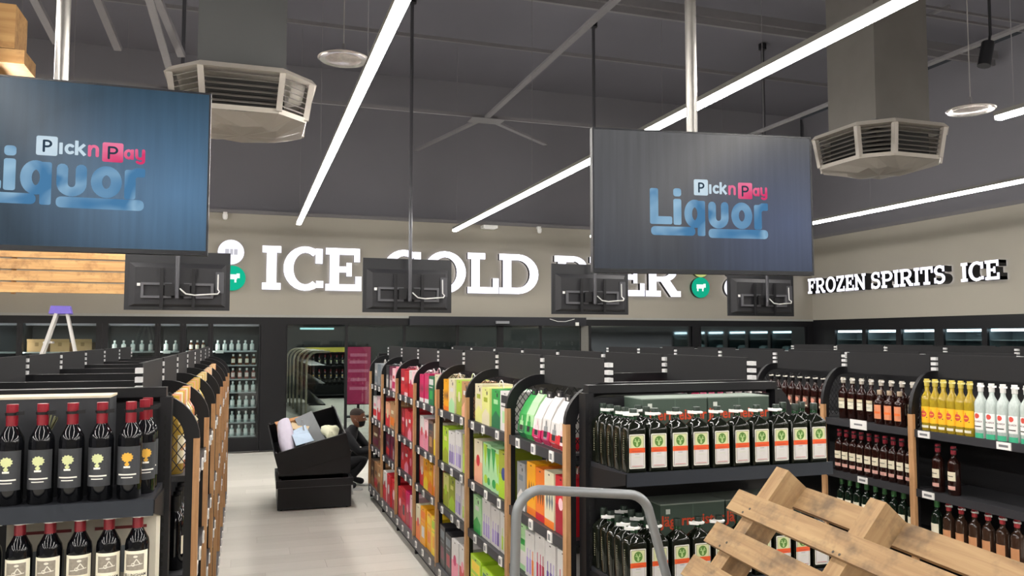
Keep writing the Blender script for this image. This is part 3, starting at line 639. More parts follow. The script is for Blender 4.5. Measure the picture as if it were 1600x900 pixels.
def hanging_screen(x, y, z, wd, ht, rz, label, smat, pole_dx, pm):
    t = thing('hanging_screen', label, 'screen', (x, y, z), rz, 'screens hanging at the gondola ends')
    MB().box(-wd / 2, wd / 2, 0, .035, 0, ht).box(-wd * .33, wd * .33, .035, .075, ht * .1, ht * .75).build('housing', BLACKM, t)
    MB().box(-wd / 2, wd / 2, -.006, 0, 0, .02).box(-wd / 2, wd / 2, -.006, 0, ht - .008, ht).box(-wd / 2, -wd / 2 + .008, -.006, 0, .02, ht - .008).box(wd / 2 - .008, wd / 2, -.006, 0, .02, ht - .008).build('bezel', mat('17191f', .3), t)
    s = MB().box(-wd / 2 + .008, wd / 2 - .008, -.004, -.0005, .02, ht - .008).build('display', smat, t)
    def mp(a, b, tt): return (((a - 15) / 1213 - .5) * wd, -.0045 - tt, ht * (1 - (b - 75) / 780))
    B_, W_, P_, D_ = logo_shapes(); hD = len(D_) // 2
    for nm, polys, m, k in (('word_mark', B_, LOGO_B, 0), ('brand_mark', W_, LOGO_W, 0), ('brand_mark', P_, LOGO_P, 0), ('brand_letter', D_[:hD], LOGO_D, 1), ('brand_letter', D_[hD:], LOGO_D, 1)):
        mb = MB()
        for p in polys: mb.prism(p, mp, .0002 + k * .0006, .0006 + k * .0006)
        mb.build(nm, m, s)
    MB().tube([(pole_dx, .10, ht * .35), (pole_dx, .10, ZC - z)], .028, 14).build('ceiling_pole', pm, t, 40)
    MB().box(pole_dx - .2, pole_dx + .2, .076, .1, ht * .3, ht * .36).box(pole_dx - .2, pole_dx + .2, .076, .1, ht * .6, ht * .66).build('mount_bracket', BLACK, t)
    MB().lathe([(.028, 0), (.07, 0), (.07, .015), (.028, .03)], 14, c=(pole_dx, .1, ZC - z - .03)).build('ceiling_flange', BLACK, t)
    return t
hanging_screen(-.775, 3.72, 2.175, 1.22, .72, 0, 'large bluish screen showing a liquor logo hanging at the left', screen_mat('screen_picture_blue', '2f4759', '2a3c4b', '55799a'), .0, mat('8d8a86', .28, .7))
hanging_screen(2.14, 3.42, 2.13, 1.15, .705, math.radians(-8.5), 'large greyish screen showing a liquor logo hanging right of centre', screen_mat('screen_picture_grey', '58585a', '3c4048', '46526e'), -.02, mat('8d8a86', .35, .6))

def screen_back(x, y, z, label, wd=1.2, ht=.72):
    t = thing('hanging_screen', label, 'screen', (x, y, z), 0, 'screens seen from behind')
    MB().box(-wd / 2, wd / 2, 0, .03, 0, ht).build('housing', BLACKM, t)
    MB().loft([[(-wd * .46, 0, ht * .06), (wd * .46, 0, ht * .06), (wd * .46, 0, ht * .8), (-wd * .46, 0, ht * .8)], [(-wd * .4, -.05, ht * .1), (wd * .42, -.05, ht * .1), (wd * .42, -.05, ht * .72), (-wd * .4, -.05, ht * .72)]]).build('rear_cover', mat('1e1e22', .6), t)
    FR = mat('56565a', .5, .1)
    for s in (-1, 1):
        c = s * wd * .2
        MB().box(c - .17, c + .17, -.085, -.05, ht * .42, ht * .46).box(c - .17, c + .17, -.085, -.05, ht * .2, ht * .24).box(c - .17, c - .14, -.085, -.05, ht * .24, ht * .42).box(c + .14, c + .17, -.085, -.05, ht * .24, ht * .42).build('mount_frame', FR, t)
        MB().box(c * .75 - .02, c * .75 + .02, -.1, -.086, ht * .02, ht * .7).build('mount_arm', BLACK, t)
    MB().box(-.14, .14, -.12, -.1, ht * .24, ht * .44).build('centre_plate', BLACK, t)
    MB().tube([(.0, -.15, ht * .2), (0, -.15, ZC - z)], .024, 12).build('ceiling_pole', mat('4a4a4e', .4, .4), t, 40)
    MB().lathe([(.024, -.02), (.06, -.02), (.06, .07), (.024, .09)], 12, c=(0, -.15, ZC - z - .09)).build('ceiling_flange', BLACK, t)
    MB().tube([(.03, -.16, ht * .36), (.1, -.17, ht * .27), (.2, -.17, ht * .25), (.36, -.15, ht * .27), (.46, -.12, ht * .28), (.48, -.1, ht * .32), (.46, -.07, ht * .36), (.46, -.06, ht * .62)], .009, 6).build('cable', mat('c9c9c6', .5), t)
    MB().box(wd * .36, wd * .44, -.062, -.05, ht * .3, ht * .66).build('port_cover', mat('45454a', .5), t)
    MB().box(-wd * .38, -wd * .35, -.056, -.05, ht * .4, ht * .45).build('sticker', WHITE, t)
for x, lb in ((-.80, 'back of a hanging screen just below the left blue screen'), (2.05, 'back of a hanging screen in front of the word COLD'), (4.72, 'back of a hanging screen in front of the word BEER'), (7.62, 'back of a hanging screen left of FROZEN SPIRITS')):
    screen_back(x, 10.6, 2.15, lb)

# ------------------------------------------------------------------ timber slat features on the left
t = thing('timber_slat_panel', 'warm pine slat panel hanging before the back wall at left', 'slat panel', (-5.4, 12.2, 2.40))
for k in range(5):
    MB().box(-2.6, 4.0, -.02 - .02 * k, .06 - .02 * k, .02 + k * .155, .155 + k * .155).build('slat', TIMBER, t)
for x in (-2.4, 0, 2.4, 3.8): MB().box(x, x + .05, .07, .12, 0, .8).build('batten', POSTWOOD, t)
for x in (-2.4, 2.4): MB().tube([(x, .1, .8), (x, .1, ZC - 2.40)], .006, 6).build('hanger', STEEL, t)
MB().box(-2.6, 1.5, -.36, -.33, .95, .98).build('wash_light', emis('timber_wash', 'ffe2b0', 26), t)
MB().box(-2.6, 1.5, -.37, -.32, .98, 1.01).build('wash_light_housing', BLACK, t)
t = thing('timber_beam_stack', 'pale timber beam ends hung high at the upper left corner', 'beam', (-2.4, 6.0, 3.64))
MB().box(-.9, .96, 0, .3, 0, .095).build('beam', TIMBER, t); MB().box(-.9, .90, 0, .3, .10, .40).build('beam', TIMBER, t)
for x in (-.6, .6): MB().tube([(x, .15, .4), (x, .15, ZC - 3.64)], .008, 6).build('hanger', STEEL, t)

# ------------------------------------------------------------------ gondolas (double-sided shelving runs with arched frames)
Y0, BAY, NB = 3.33, .842, 7
def tag_mesh():
    mb = MB().box(-.024, .024, -.007, 0, -.024, .024); mb.box(-.015, .015, -.0076, -.007, -.015, .013, 1); return mb.mesh('price_tag', [TAG, TAGINK])
TAGM = tag_mesh()
DECKM = mat('27272a', .5, .0, .1, 20); RAIL = mat('303034', .45, .0)
def diamond_mesh(px0, px1, z0, arch, r=.0016):
    """expanded-metal infill: diagonal wires in the x-z plane kept inside the arch outline"""
    mb = MB(); dx, dz = .034, .046; x = px0; nx = int((px1 - px0) / dx) + 1; nz = int(.34 / dz) + 1
    for i in range(nx):
        for j in range(nz):
            ax, az = px0 + i * dx, z0 + j * dz
            for a, b in (((ax, az), (ax + dx / 2, az + dz / 2)), ((ax + dx / 2, az + dz / 2), (ax + dx, az)), ((ax, az + dz), (ax + dx / 2, az + dz / 2)), ((ax + dx / 2, az + dz / 2), (ax + dx, az + dz))):
                if all(p[0] <= px1 and p[1] <= arch(p[0]) for p in (a, b)): mb.bar((a[0], 0, a[1]), (b[0], 0, b[1]), r * 2, r * 2, 0, (0, 1, 0))
    return mb.mesh('mesh_panel', BLACK)
def gondola(cx, half, levels, ptop, atop, label, tags=(), nb=NB, skip_mesh=False):
    g = thing('shelving_gondola', label, 'shelving', (cx, Y0, 0), 0, 'arched shelving gondolas')
    L = nb * BAY
    rx, rz_ = .20, atop - ptop
    def arch(xx): u = max(0, min(1, (xx) / rx)); return ptop + (rz_ - .05) * math.sqrt(max(0, 1 - (1 - u) ** 2)) - .012
    # hoop: quarter ellipses joined by a straight bar across the run
    out, inn = [], []
    for i in range(11):
        a = PI - PI / 2 * i / 10
        out.append((-half + rx + rx * math.cos(a), ptop + rz_ * math.sin(a))); inn.append((-half + rx + (rx - .055) * math.cos(a), ptop + (rz_ - .055) * math.sin(a)))
    hoop = MB()
    for s in (1, -1):
        for i in range(10):
            p = [out[i], out[i + 1], inn[i + 1], inn[i]]; hoop.prism([(q[0] * s, q[1]) for q in p], lambda a, b, t_: (a, t_, b), -.014, .014)
    hoop.box(-half + rx, half - rx, -.014, .014, atop - .055, atop)
    hoop = hoop.mesh('arch_frame', BLACK)
    up = MB().box(.022, .050, -.014, .014, .02, ptop).mesh('upright', BLACK)
    wp = MB().box(0, .022, -.021, .021, .14, ptop).mesh('wood_post', POSTWOOD)
    dm = None if skip_mesh else diamond_mesh(.03, .50, levels[0] + .02, arch)
    bd = MB().box(-.008, .008, .035, BAY - .035, atop - .045, atop + .105).mesh('header_board', BOARD)
    clip = MB()
    for k in range(3): clip.box(-.012, .012, -.021, .021, atop + .0 + k * .034, atop + .02 + k * .034)
    clip = clip.mesh('board_clip', mat('c9c9c9', .4))
    sh = {}
    for z in levels[:-1]:
        sh[z] = MB().box(.02, .46, .016, BAY - .016, z - .022, z, 0).box(.012, .02, .016, BAY - .016, z - .045, z + .004, 1).mesh('shelf', [DECKM, RAIL])
    zb = levels[-1]
    base = MB().box(.0, .55, .003, BAY - .003, .09, zb, 0).mesh('base_panel', [mat('48484b', .5)])
    kick = MB().box(-half + .06, half - .06, .0, L, 0, .09).build('plinth', mat('0f0f10', .7), g)
    MB().box(-.02, .02, 0, L, .09, atop - .06).build('spine_panel', mat('1d1d20', .6), g)
    for k in range(nb + 1):
        link('arch_frame', hoop, g, (0, k * BAY, 0))
        for s in (-1, 1):
            r = 0 if s < 0 else PI
            link('upright', up, g, (s * half, k * BAY, 0), r); link('wood_post', wp, g, (s * half, k * BAY, 0), r)
            if dm: stuff(link('mesh_panel', dm, g, (s * half, k * BAY, 0), r))
            link('board_clip', clip, g, (s * (half - .22), k * BAY, 0))
    for k in range(nb):
        for s in (-1, 1):
            r = 0 if s < 0 else PI; yy = k * BAY if s < 0 else (k + 1) * BAY
            link('header_board', bd, g, (s * (half - .22), k * BAY, 0)); link('base_panel', base, g, (s * half, yy, 0), r)
            for z in levels[:-1]:
                so = link('shelf', sh[z], g, (s * half, yy, 0), r)
                if s in tags:
                    for q in range(3): link('price_tag', TAGM, so, (.012, .17 + q * .25 + random.uniform(-.05, .05), z - .022), -PI / 2)
            if s in tags:
                bp_ = [o for o in g.children if o.name.startswith('base_panel')]
    if tags:
        bps = [o for o in g.children if o.name.startswith('base_panel')]
        for o in bps:
            s = -1 if o.location.x < 0 else 1
            if s in tags:
                for q in range(3): link('price_tag', TAGM, o, (0, .16 + q * .26, zb - .035), -PI / 2)
    return g
LV = (1.29, .916, .607, .173); LV3 = (1.22, .84, .50, .173)
HALF = .60
GL, GM, G3, G4 = -.16 - HALF, 1.35 + HALF, 4.12 + HALF, 6.9 + HALF
gondola(GL, HALF, LV, 1.434, 1.616, 'black gondola with oak posts and arched frames left of the aisle', (1,))
gondola(GM, HALF, LV, 1.434, 1.616, 'central black gondola of colourful cartons right of the aisle', (-1,))
gondola(G3, HALF, LV3, 1.32, 1.60, 'black gondola of rum and whisky bottles at the right', ())
gondola(G4, HALF, LV3, 1.32, 1.62, 'black gondola behind the rum shelves, only its header boards showing', (), NB, True)
# larger shelf-edge labels of the spirits gondola
bt = MB().box(-.045, .045, -.008, 0, -.02, .022); bt.box(-.03, .03, -.0086, -.008, -.006, .008, 1); bt = bt.mesh('shelf_label', [TAG, TAGINK])
gg = [o for o in bpy.data.objects if o.name.startswith('shelving_gondola')][2]
for yy, z in ((4.07, 1.22), (3.50, 1.22), (4.62, .84), (4.05, .84)):
    link('shelf_label', bt, gg, (-HALF + .011, yy - Y0, z - .022), -PI / 2)
wl = MB().box(-.08, .08, -.004, 0, -.035, .03); wl.box(-.04, .04, -.0046, -.004, -.008, .004, 1)
link('shelf_label', wl.mesh('shelf_label', [TAG, TAGINK]), gg, (-HALF + .011, 4.65 - Y0, 1.205), -PI / 2)

# ------------------------------------------------------------------ end-cap units
def endcap(x0, x1, yf, yb, shelves, label, rz=0, ztop=1.60):
    cx = (x0 + x1) / 2; hw = (x1 - x0) / 2; d = yb - yf
    e = thing('endcap_shelf_unit', label, 'shelving', (cx, yb, 0), rz, 'end of gondola shelf units')
    for s in (-1, 1):
        u = MB().box(s * hw - .02, s * hw + .02, -.07, 0, 0, ztop).build('upright', BLACK, e)
        slot = MB()
        for k in range(46): slot.box(s * hw - .004, s * hw + .004, -.0712, -.07, .12 + k * .031, .138 + k * .031)
        stuff(slot.build('upright_slots', mat('050505', .8), u))
    MB().box(-hw + .02, hw - .02, -.03, -.01, .1, ztop - .02).build('back_panel', mat('18191d', .55), e)
    MB().box(-hw, hw, -.06, -.0, ztop, ztop + .035).build('top_bar', BLACK, e)
    MB().box(-hw, hw, -d + .04, -.07, .0, .14).build('base_deck', BLACK, e)
    for z in shelves:
        s = MB().box(-hw + .004, hw - .004, -d + .006, -.071, z - .02, z).build('shelf', mat('2b2c31', .4, .15, .1, 25), e)
        MB().box(-hw, hw, -d, -d + .006, z - .05, z + .003).build('front_lip', mat('20262f', .4, .1), s)
        for q in (-1, 1):
            MB().hexa([(q * hw - .003, -.072, z - .12), (q * hw + .003, -.072, z - .12), (q * hw + .003, -.072, z - .02), (q * hw - .003, -.072, z - .02)],
                      [(q * hw - .003, -d + .01, z - .045), (q * hw + .003, -d + .01, z - .045), (q * hw + .003, -d + .01, z - .002), (q * hw - .003, -d + .01, z - .002)]).build('bracket', BLACK, s)
    return e
endcap(-1.27, -.275, 2.88, 3.29, (1.29, .945, .55), 'black end unit of red wine bottles at the left foreground')
endcap(1.425, 2.40, 2.86, 3.29, (1.285, .84, .42), 'black end unit of square dark bottles right of centre', 0, 1.575)
endcap(1.46, 2.44, 9.27, 9.70, (1.2, .8, .42), 'black end unit at the far end of the central gondola')
for o in bpy.data.objects:
    if o.name.startswith('endcap_shelf_unit') and o.location.y > 9: o.rotation_euler.z = PI; o.location.y = 9.27

# ------------------------------------------------------------------ red wine on the left end unit
RED = mat('841a28', .35, .1, .12, 40); LABD = mat('34363a', .7, 0, .1, 60); GOLD = mat('c9cf98', .6); GOLDY = mat('d8a63c', .5); PALE = mat('e8e6dc', .6)
def sprig(cx, cz, s, col):
    """round leafy tree with a foot, as printed on the label"""
    pts = []
    for i in range(22):
        a = 2 * PI * i / 22; r = s * (1.0 if i % 2 else .8); pts.append((cx + r * math.cos(a), cz + r * .85 * math.sin(a)))
    return [([[(cx, cz), pts[i], pts[(i + 1) % 22]] for i in range(22)], col, 1), (R2(cx - s * .16, cz - s * 1.5, cx + s * .16, cz - s * .7), col, 1), (R2(cx - s * .5, cz - s * 1.75, cx + s * .5, cz - s * 1.45), PALE, 2), (disc2(cx, cz - s * 1.15, s * .38, s * .28, 10), col, 1)]
def w1(col):
    L = [(R2(-.044, .048, .044, .172), LABD, 0)] + sprig(0, .137, .0195, col) + [(R2(-.029, .079, .029, .0835), PALE, 1), (R2(-.018, .070, .018, .073), PALE, 1)]
    return cyl_bottle('wine_bottle', .0375, .315, DARKGLASS, RED, .075, L, .195, .25, .0145, BLACK)
wa, wg = w1(GOLD), w1(GOLDY)
Z1 = 1.29
names = ['leftmost', 'second from the left', 'third from the left', 'fourth from the left', 'fifth from the left', 'sixth from the left']
for i in range(6):
    x = -.79 + i * .0865; p = wg if i == 5 else wa
    p.place((x, 2.95, Z1), random.uniform(-.15, .15), ('red wine bottle with gold tree label at the right end of the top shelf' if i == 5 else 'red wine bottle with pale green tree label on the top shelf, %s' % names[i]), 'wine bottle', 'tree label wine bottles on the left end unit')
wg.place((-.325, 3.035, Z1), .3, 'red wine bottle behind the gold tree label bottle, half hidden', 'wine bottle', 'tree label wine bottles on the left end unit')
wg.place((-.325, 3.12, Z1), .3, 'rearmost red wine bottle behind the gold tree label bottle', 'wine bottle', 'tree label wine bottles on the left end unit')
# dark shelf of bottles at the back of the cold room
t = thing('cold_room_shelving', 'dark shelving with rows of bottles at the back of the cold room', 'shelving', (2.6, 24.5, 0))
MB().box(-.95, .95, .3, .34, 0, 1.62).build('back_panel', mat('0f1113', .7), t)
for s_ in (-1, 1): MB().box(s_ * .95 - .03, s_ * .95 + .03, -.1, .34, 0, 1.62).build('upright', BLACK, t)
for z in (.12, .55, .98, 1.38): MB().box(-.92, .92, -.1, .3, z - .03, z).build('shelf', BLACK, t)
MB().box(-.95, .35, -.12, -.1, 1.38, 1.52).build('yellow_strip', mat('a8a03c', .6), t)
for zi, z in enumerate((.98, .55)):
    for i in range(11): (wa, wg)[zi].place((1.75 + i * .17, 24.5, z), 0, 'dark bottle deep in the cold room, %s shelf, %s from the left' % (('upper', 'lower')[zi], ORD[i]), 'wine bottle', 'bottles deep in the cold room')
# carton behind the bottles
mb = MB().box(-.30, .30, -.075, .075, 0, .33).box(-.302, .302, -.077, .077, .325, .332, 1)
for k in range(26):
    a = math.radians(55 + 70 * (k % 13) / 12); r0 = .012 * (k // 13); bx, bz = .11, .19
    for q in line2((bx + r0 * math.cos(a), bz + r0), (bx + (.05 + .02 * math.sin(k)) * math.cos(a), bz + .085 * math.sin(a)), .003): mb.prism(q, flat(-.075), .0004, .0012, 2)
bx_ = tag(link('wine_carton', mb.mesh('wine_carton', [mat('2b2d31', .7), mat('c9bda6', .6), mat('8a8a66', .7)]), None, (-.735, 3.11, Z1)), 'dark wine carton with a printed sprig behind the top shelf bottles', 'carton')
# cream label bottles below
CRM = mat('e9e4cf', .65, 0, .04, 40); INK = mat('3b372f', .7); SEPIA = mat('8f877a', .7, 0, .3, 120)
L = [(R2(-.044, .03, .044, .178), CRM, 0), (R2(-.029, .116, .029, .168), SEPIA, 1)]
L += [(line2((-.004, .136), (.006, .152), .003) + line2((.006, .152), (.018, .134), .003) + line2((-.024, .130), (.024, .136), .0025) + ring2(-.004, .135, .006, .006, .002, .002, 0, 360, 10) + disc2(.003, .160, .007, .004, 8), mat('dcd8ca', .6), 2)]
L += [([[(x, y + .097) for x, y in p] for p in text2('BELLINGHAM', .0125, .0003)], INK, 1), (R2(-.018, .066, .018, .0675), INK, 1), (R2(-.012, .058, .012, .0595), INK, 1)]
wc = cyl_bottle('wine_bottle', .0375, .315, DARKGLASS, RED, .075, L, .195, .25, .0145, WHITE)
for i in range(6):
    wc.place((-.755 + i * .0855, 2.95, .945), random.uniform(-.12, .12), 'red wine bottle with cream scenic label on the lower shelf, %s' % names[i], 'wine bottle', 'cream label wine bottles on the left end unit')
mb = MB().box(-.11, .11, -.07, .07, 0, .30).box(-.08, .08, -.0706, -.07, .225, .235, 1).box(-.06, .06, -.0706, -.07, .08, .17, 2)
mm = mb.mesh('wine_carton', [mat('cfc9b8', .7), mat('7d2b2b', .6), mat('8a9296', .7)])
for i, x in enumerate((-.62, -.39)): tag(link('wine_carton', mm, None, (x, 3.115, .945)), 'pale wine carton behind the lower shelf bottles, %s one' % ('left', 'right')[i], 'carton', 'pale cartons on the left end unit')

# ------------------------------------------------------------------ square herbal liqueur bottles on the right end unit
def rr(wx, wy, r, z, n=3): return [(p[0], p[1], z) for p in rrect2(-wx, -wy, wx, wy, min(r, wx * .99, wy * .99), n)[0]]
def circ(r, z, n=16): return [(r * math.cos(math.radians(45) - PI / 4 + 2 * PI * i / n), r * math.sin(2 * PI * i / n), z) for i in range(n)]
secs = [rr(.040, .030, .008, 0), rr(.0425, .0325, .009, .004), rr(.0425, .0325, .009, .168), rr(.040, .030, .012, .178), rr(.030, .024, .016, .190), rr(.018, .017, .0165, .202), rr(.0145, .0145, .0144, .210), rr(.0135, .0135, .0134, .236)]
HERB = glass_bottle_mat('dark_green_glass', '10140d', .07)
jroot = MB().loft(secs).mesh('liqueur_bottle', HERB, 35)
jcap = MB().lathe([(.0145, .222), (.0155, .223), (.0155, .247), (.0145, .25), (0, .25)], 14).mesh('cap', mat('26332b', .35, .2), 40)
jneck = MB().lathe([(.0142, .205), (.0148, .206), (.0142, .221), (.0138, .221)], 14).mesh('neck_band', mat('1e4a2c', .35, .2), 40)
mb = MB(); f = flat(-.0325); LC = [mat('d8d5cb', .55), mat('3a3d35', .6), mat('c8cc9c', .6), mat('d9531e', .5), mat('4f7a2c', .6), mat('a9c483', .6), mat('cac7c4', .55), mat('b0403a', .6)]
for polys, k, t_ in ((rrect2(-.034, .018, .034, .152, .004), 0, 0), (rrect2(-.0295, .0225, .0295, .1475, .002), 1, 1), (R2(-.028, .024, .028, .146), 6, 2), (R2(-.028, .098, .028, .146), 2, 3), (R2(-.034, .080, .034, .099), 3, 4),
                    (disc2(0, .122, .0185, .0205, 18), 4, 4), (line2((-.009, .134), (0, .117), .0035) + line2((.009, .134), (0, .117), .0035) + line2((-.013, .126), (-.004, .122), .0025) + line2((.013, .126), (.004, .122), .0025) + disc2(0, .112, .005, .008, 8), 5, 5),
                    (R2(-.022, .0855, .022, .0875), 7, 5), (R2(-.01, .074, .01, .0752), 1, 3), (R2(-.024, .027, .024, .029), 7, 3), (R2(-.014, .062, .014, .0628), 5, 3)):
    decal(mb, polys, f, .0003 + .0002 * t_, k, .1)
jlab = mb.mesh('label', LC)
sidep = MB()
for s in (-1,):
    for k in range(11): sidep.box(s * .0427 - .0002, s * .0427 + .0002, -.004, .004, .05 + k * .009, .055 + k * .009)
sidep = sidep.mesh('side_lettering', mat('6d6a55', .6))
jtag = MB().lathe([(.017, .226), (.024, .224), (.026, .230), (.017, .234)], 12); jtag.hexa([(-.05, -.02, .226), (-.012, -.026, .222), (-.012, -.018, .222), (-.05, -.012, .226)], [(-.05, -.02, .238), (-.012, -.026, .233), (-.012, -.018, .233), (-.05, -.012, .238)])
jtag = jtag.mesh('security_tag', WHITE)
JP = [('cap', jcap), ('neck_band', jneck), ('label', jlab), ('side_lettering', sidep)]
ja, jb = Proto('liqueur_bottle', jroot, JP + [('security_tag', jtag)]), Proto('liqueur_bottle', jroot, JP)
for zi, (z, sn) in enumerate(((1.285, 'upper'), (.84, 'lower'))):
    for i in range(10):
        (ja if i not in (8, 9) and not (zi and i % 3 == 2) else jb).place((1.475 + i * .0965, 2.905, z), random.uniform(-.04, .04), 'square dark liqueur bottle with orange label, %s from left, front row, %s shelf' % (ORD[i], sn), 'liqueur bottle', 'orange band bottles on the %s shelf' % sn)
    for r in range(1, 5):
        for c in range(2 if r < 3 or zi else 1):
            (ja if (r + c) % 2 else jb).place((1.475 + c * .0965, 2.905 + r * .0715, z), 0, 'square dark liqueur bottle, %s row back, %s column, left end, %s shelf' % (ORD[r], ORD[c], sn), 'liqueur bottle', 'orange band bottles on the %s shelf' % sn)
    for i, x in enumerate((2.245, 2.343)):
        if zi == 0: jb.place((x, 2.985, z), 0, 'square dark liqueur bottle in the second row at the right end, %s of two' % ('left', 'right')[i], 'liqueur bottle', 'orange band bottles on the upper shelf')
mb = MB().box(-.155, .155, -.085, .085, 0, .275).box(-.15, .15, -.0856, -.085, .20, .203, 1).box(-.002, .002, -.0856, -.085, .01, .27, 2).box(-.13, -.11, -.0858, -.085, .235, .255, 3).box(-.156, .156, -.086, .086, .272, .277, 4)
for p in text2('Jägermeister', .062, .0012): mb.prism([(x * .98, y + .185) for x, y in p], flat(-.085), .0008, .0014, 5)
jc = mb.mesh('liqueur_carton', [mat('3f4f44', .7, 0, .06), mat('2d3a31', .7), mat('4f6155', .7), mat('c9cfc6', .7), mat('8b978d', .7), mat('cf4a26', .6)])
for zi, (z, sn) in enumerate(((1.285, 'upper'), (.84, 'lower'))):
    for i, x in enumerate((1.745 if not zi else 1.825, 2.062 if not zi else 2.142)):
        tag(link('liqueur_carton', jc, None, (x, 3.13, z)), 'dark green carton with orange gothic lettering behind bottles, %s one, %s shelf' % (('left', 'right')[i], sn), 'carton', 'green liqueur cartons')
# bottles on the far end unit (seen in the glass front)
for zi, z in enumerate((1.2, .8)):
    for i in range(9): wa.place((1.53 + i * .1, 9.63, z), PI, 'wine bottle on the far end unit, %s from the aisle, %s shelf' % (ORD[i], ('upper', 'lower')[zi]), 'wine bottle', 'bottles on the far end unit')

# ------------------------------------------------------------------ cartons, pouches and gift packs of the central gondola
COL = dict(red='c8242f', crimson='a3142b', magenta='c2185b', pink='e58aa0', blush='f0c9cf', orange='e8791f', amber='eda514', yellow='f0cf2a', lemon='dfe08a', cream='dcd3b2', lime='a9cf2c', olive='9aa62c', green='2f9e49', forest='1e6b43', mint='a8d8a0', white='d9d6d3', lilac='a48fd0', violet='5a3d9a', navy='2c3f86', slate='66737c', black='26262a', brown='6a4630', tan='b98b5e', grey='8d9092', plum='6d2040', peach='e8a988')
def cm(n): return mat(COL[n], .45, 0, .05, 25, 0, .5, .15)
_carton = {}
def carton(wd, dp, ht, style, c1, c2, c3, handle):
    k = (round(wd, 3), dp, ht, style, c1, c2, c3, handle)
    if k in _carton: return _carton[k]
    mb = MB(); mats = [cm(c1), cm(c2), cm(c3), cm('black')]; h2 = wd / 2; f_ = flat(-dp / 2)
    if style == 'pouch':                    # soft pack: pinched flat at the top, bulging below
        mb.loft([[(x * sx, y * sy, z) for x, y in ((-h2, -dp / 2), (h2, -dp / 2), (h2, dp / 2), (-h2, dp / 2))] for z, sx, sy in ((0, .9, .8), (.03, 1, 1), (ht * .55, .98, .85), (ht * .82, .95, .45), (ht, .95, .06))])
        mb.loft([[(x * sx, y * sy * 1.01, z) for x, y in ((-h2, -dp / 2), (h2, -dp / 2), (h2, dp / 2), (-h2, dp / 2))] for z, sx, sy in ((.002, .905, .81), (.03, 1.006, 1.006), (ht * .3, 1.0, .95))], 1)
        pf = lambda a, b, t_: (a, -dp / 2 * (1.0 - .15 * min(1, b / (ht * .55))) - t_ - .003, b)
        decal(mb, R2(-wd * .22, ht * .12, wd * .22, ht * .40) + R2(-wd * .07, ht * .40, wd * .07, ht * .52), pf, .001, 2); decal(mb, R2(-wd * .2, ht * .18, wd * .2, ht * .3), pf, .002, 3)
        mb.box(-wd * .3, wd * .3, -.006, .006, ht - .012, ht + .03, 3); mb.box(-wd * .08, wd * .08, -.008, .008, ht + .005, ht + .018, 0)
    else:
        mb.box(-h2, h2, -dp / 2, dp / 2, 0, ht)
        D = lambda polys, mi, t_=1: decal(mb, polys, f_, .0004 * t_, mi, 1)
        if style == 'band': D(R2(-h2, ht * .12, h2, ht * .42), 1); D(R2(-h2 * .6, ht * .55, h2 * .6, ht * .68), 2)
        elif style == 'split': D(R2(-h2, 0, h2, ht * .5), 1); D(disc2(0, ht * .52, wd * .22, wd * .22, 12), 2, 2)
        elif style == 'tri':
            D([[(-h2 * .9, ht * .97), (h2 * .1, ht * .97), (-h2 * .4, ht * .42)]], 1); D([[(h2 * .0, ht * .9), (h2 * .95, ht * .9), (h2 * .5, ht * .35)]], 2); D(disc2(-h2 * .3, ht * .18, wd * .22, wd * .16, 10), 1); D(disc2(h2 * .45, ht * .16, wd * .18, wd * .14, 10), 2)
        elif style == 'bottles':
            for q, cc in ((-.5, 1), (.12, 1), (.66, 2)):
                D(R2(h2 * q - wd * .1, ht * .08, h2 * q + wd * .1, ht * .42), cc); D(R2(h2 * q - wd * .035, ht * .42, h2 * q + wd * .035, ht * .62), cc)
        elif style == 'diamond':
            for q in (-.45, .1, .6): D([[(h2 * q, ht * .3), (h2 * q + wd * .11, ht * .48), (h2 * q, ht * .66), (h2 * q - wd * .11, ht * .48)]], 1)
            D(R2(-h2, 0, h2, ht * .14), 2)
        elif style == 'title': D(R2(-h2 * .8, ht * .7, h2 * .8, ht * .9), 1); D(R2(-h2 * .55, ht * .2, h2 * .55, ht * .5), 2); D(R2(-h2 * .8, ht * .6, h2 * .5, ht * .63), 1)
        elif style == 'wave': D([[(-h2, ht * .25), (0, ht * .45), (h2, ht * .3), (h2, 0), (-h2, 0)]], 1); D(R2(-h2 * .5, ht * .62, h2 * .5, ht * .74), 2); D(disc2(h2 * .35, ht * .86, wd * .08, wd * .08, 8), 3)
        D(R2(-h2 * .15, ht * .93, h2 * .15, ht * .955), 3, 2)
    root = mb.mesh('carton', mats); parts = []
    if handle:
        pts = [(wd * .3 * math.cos(PI * i / 8), 0, ht - .002 + .045 * math.sin(PI * i / 8)) for i in range(9)]
        parts.append(('handle', MB().tube(pts, .004, 5).mesh('handle', cm('white') if handle == 1 else cm('black'))))
    p = Proto('drinks_pouch' if style == 'pouch' else 'drinks_carton', root, parts); _carton[k] = p
    return p
FX = 1.35
shelf_name = ['top shelf', 'second shelf', 'third shelf', 'base shelf']
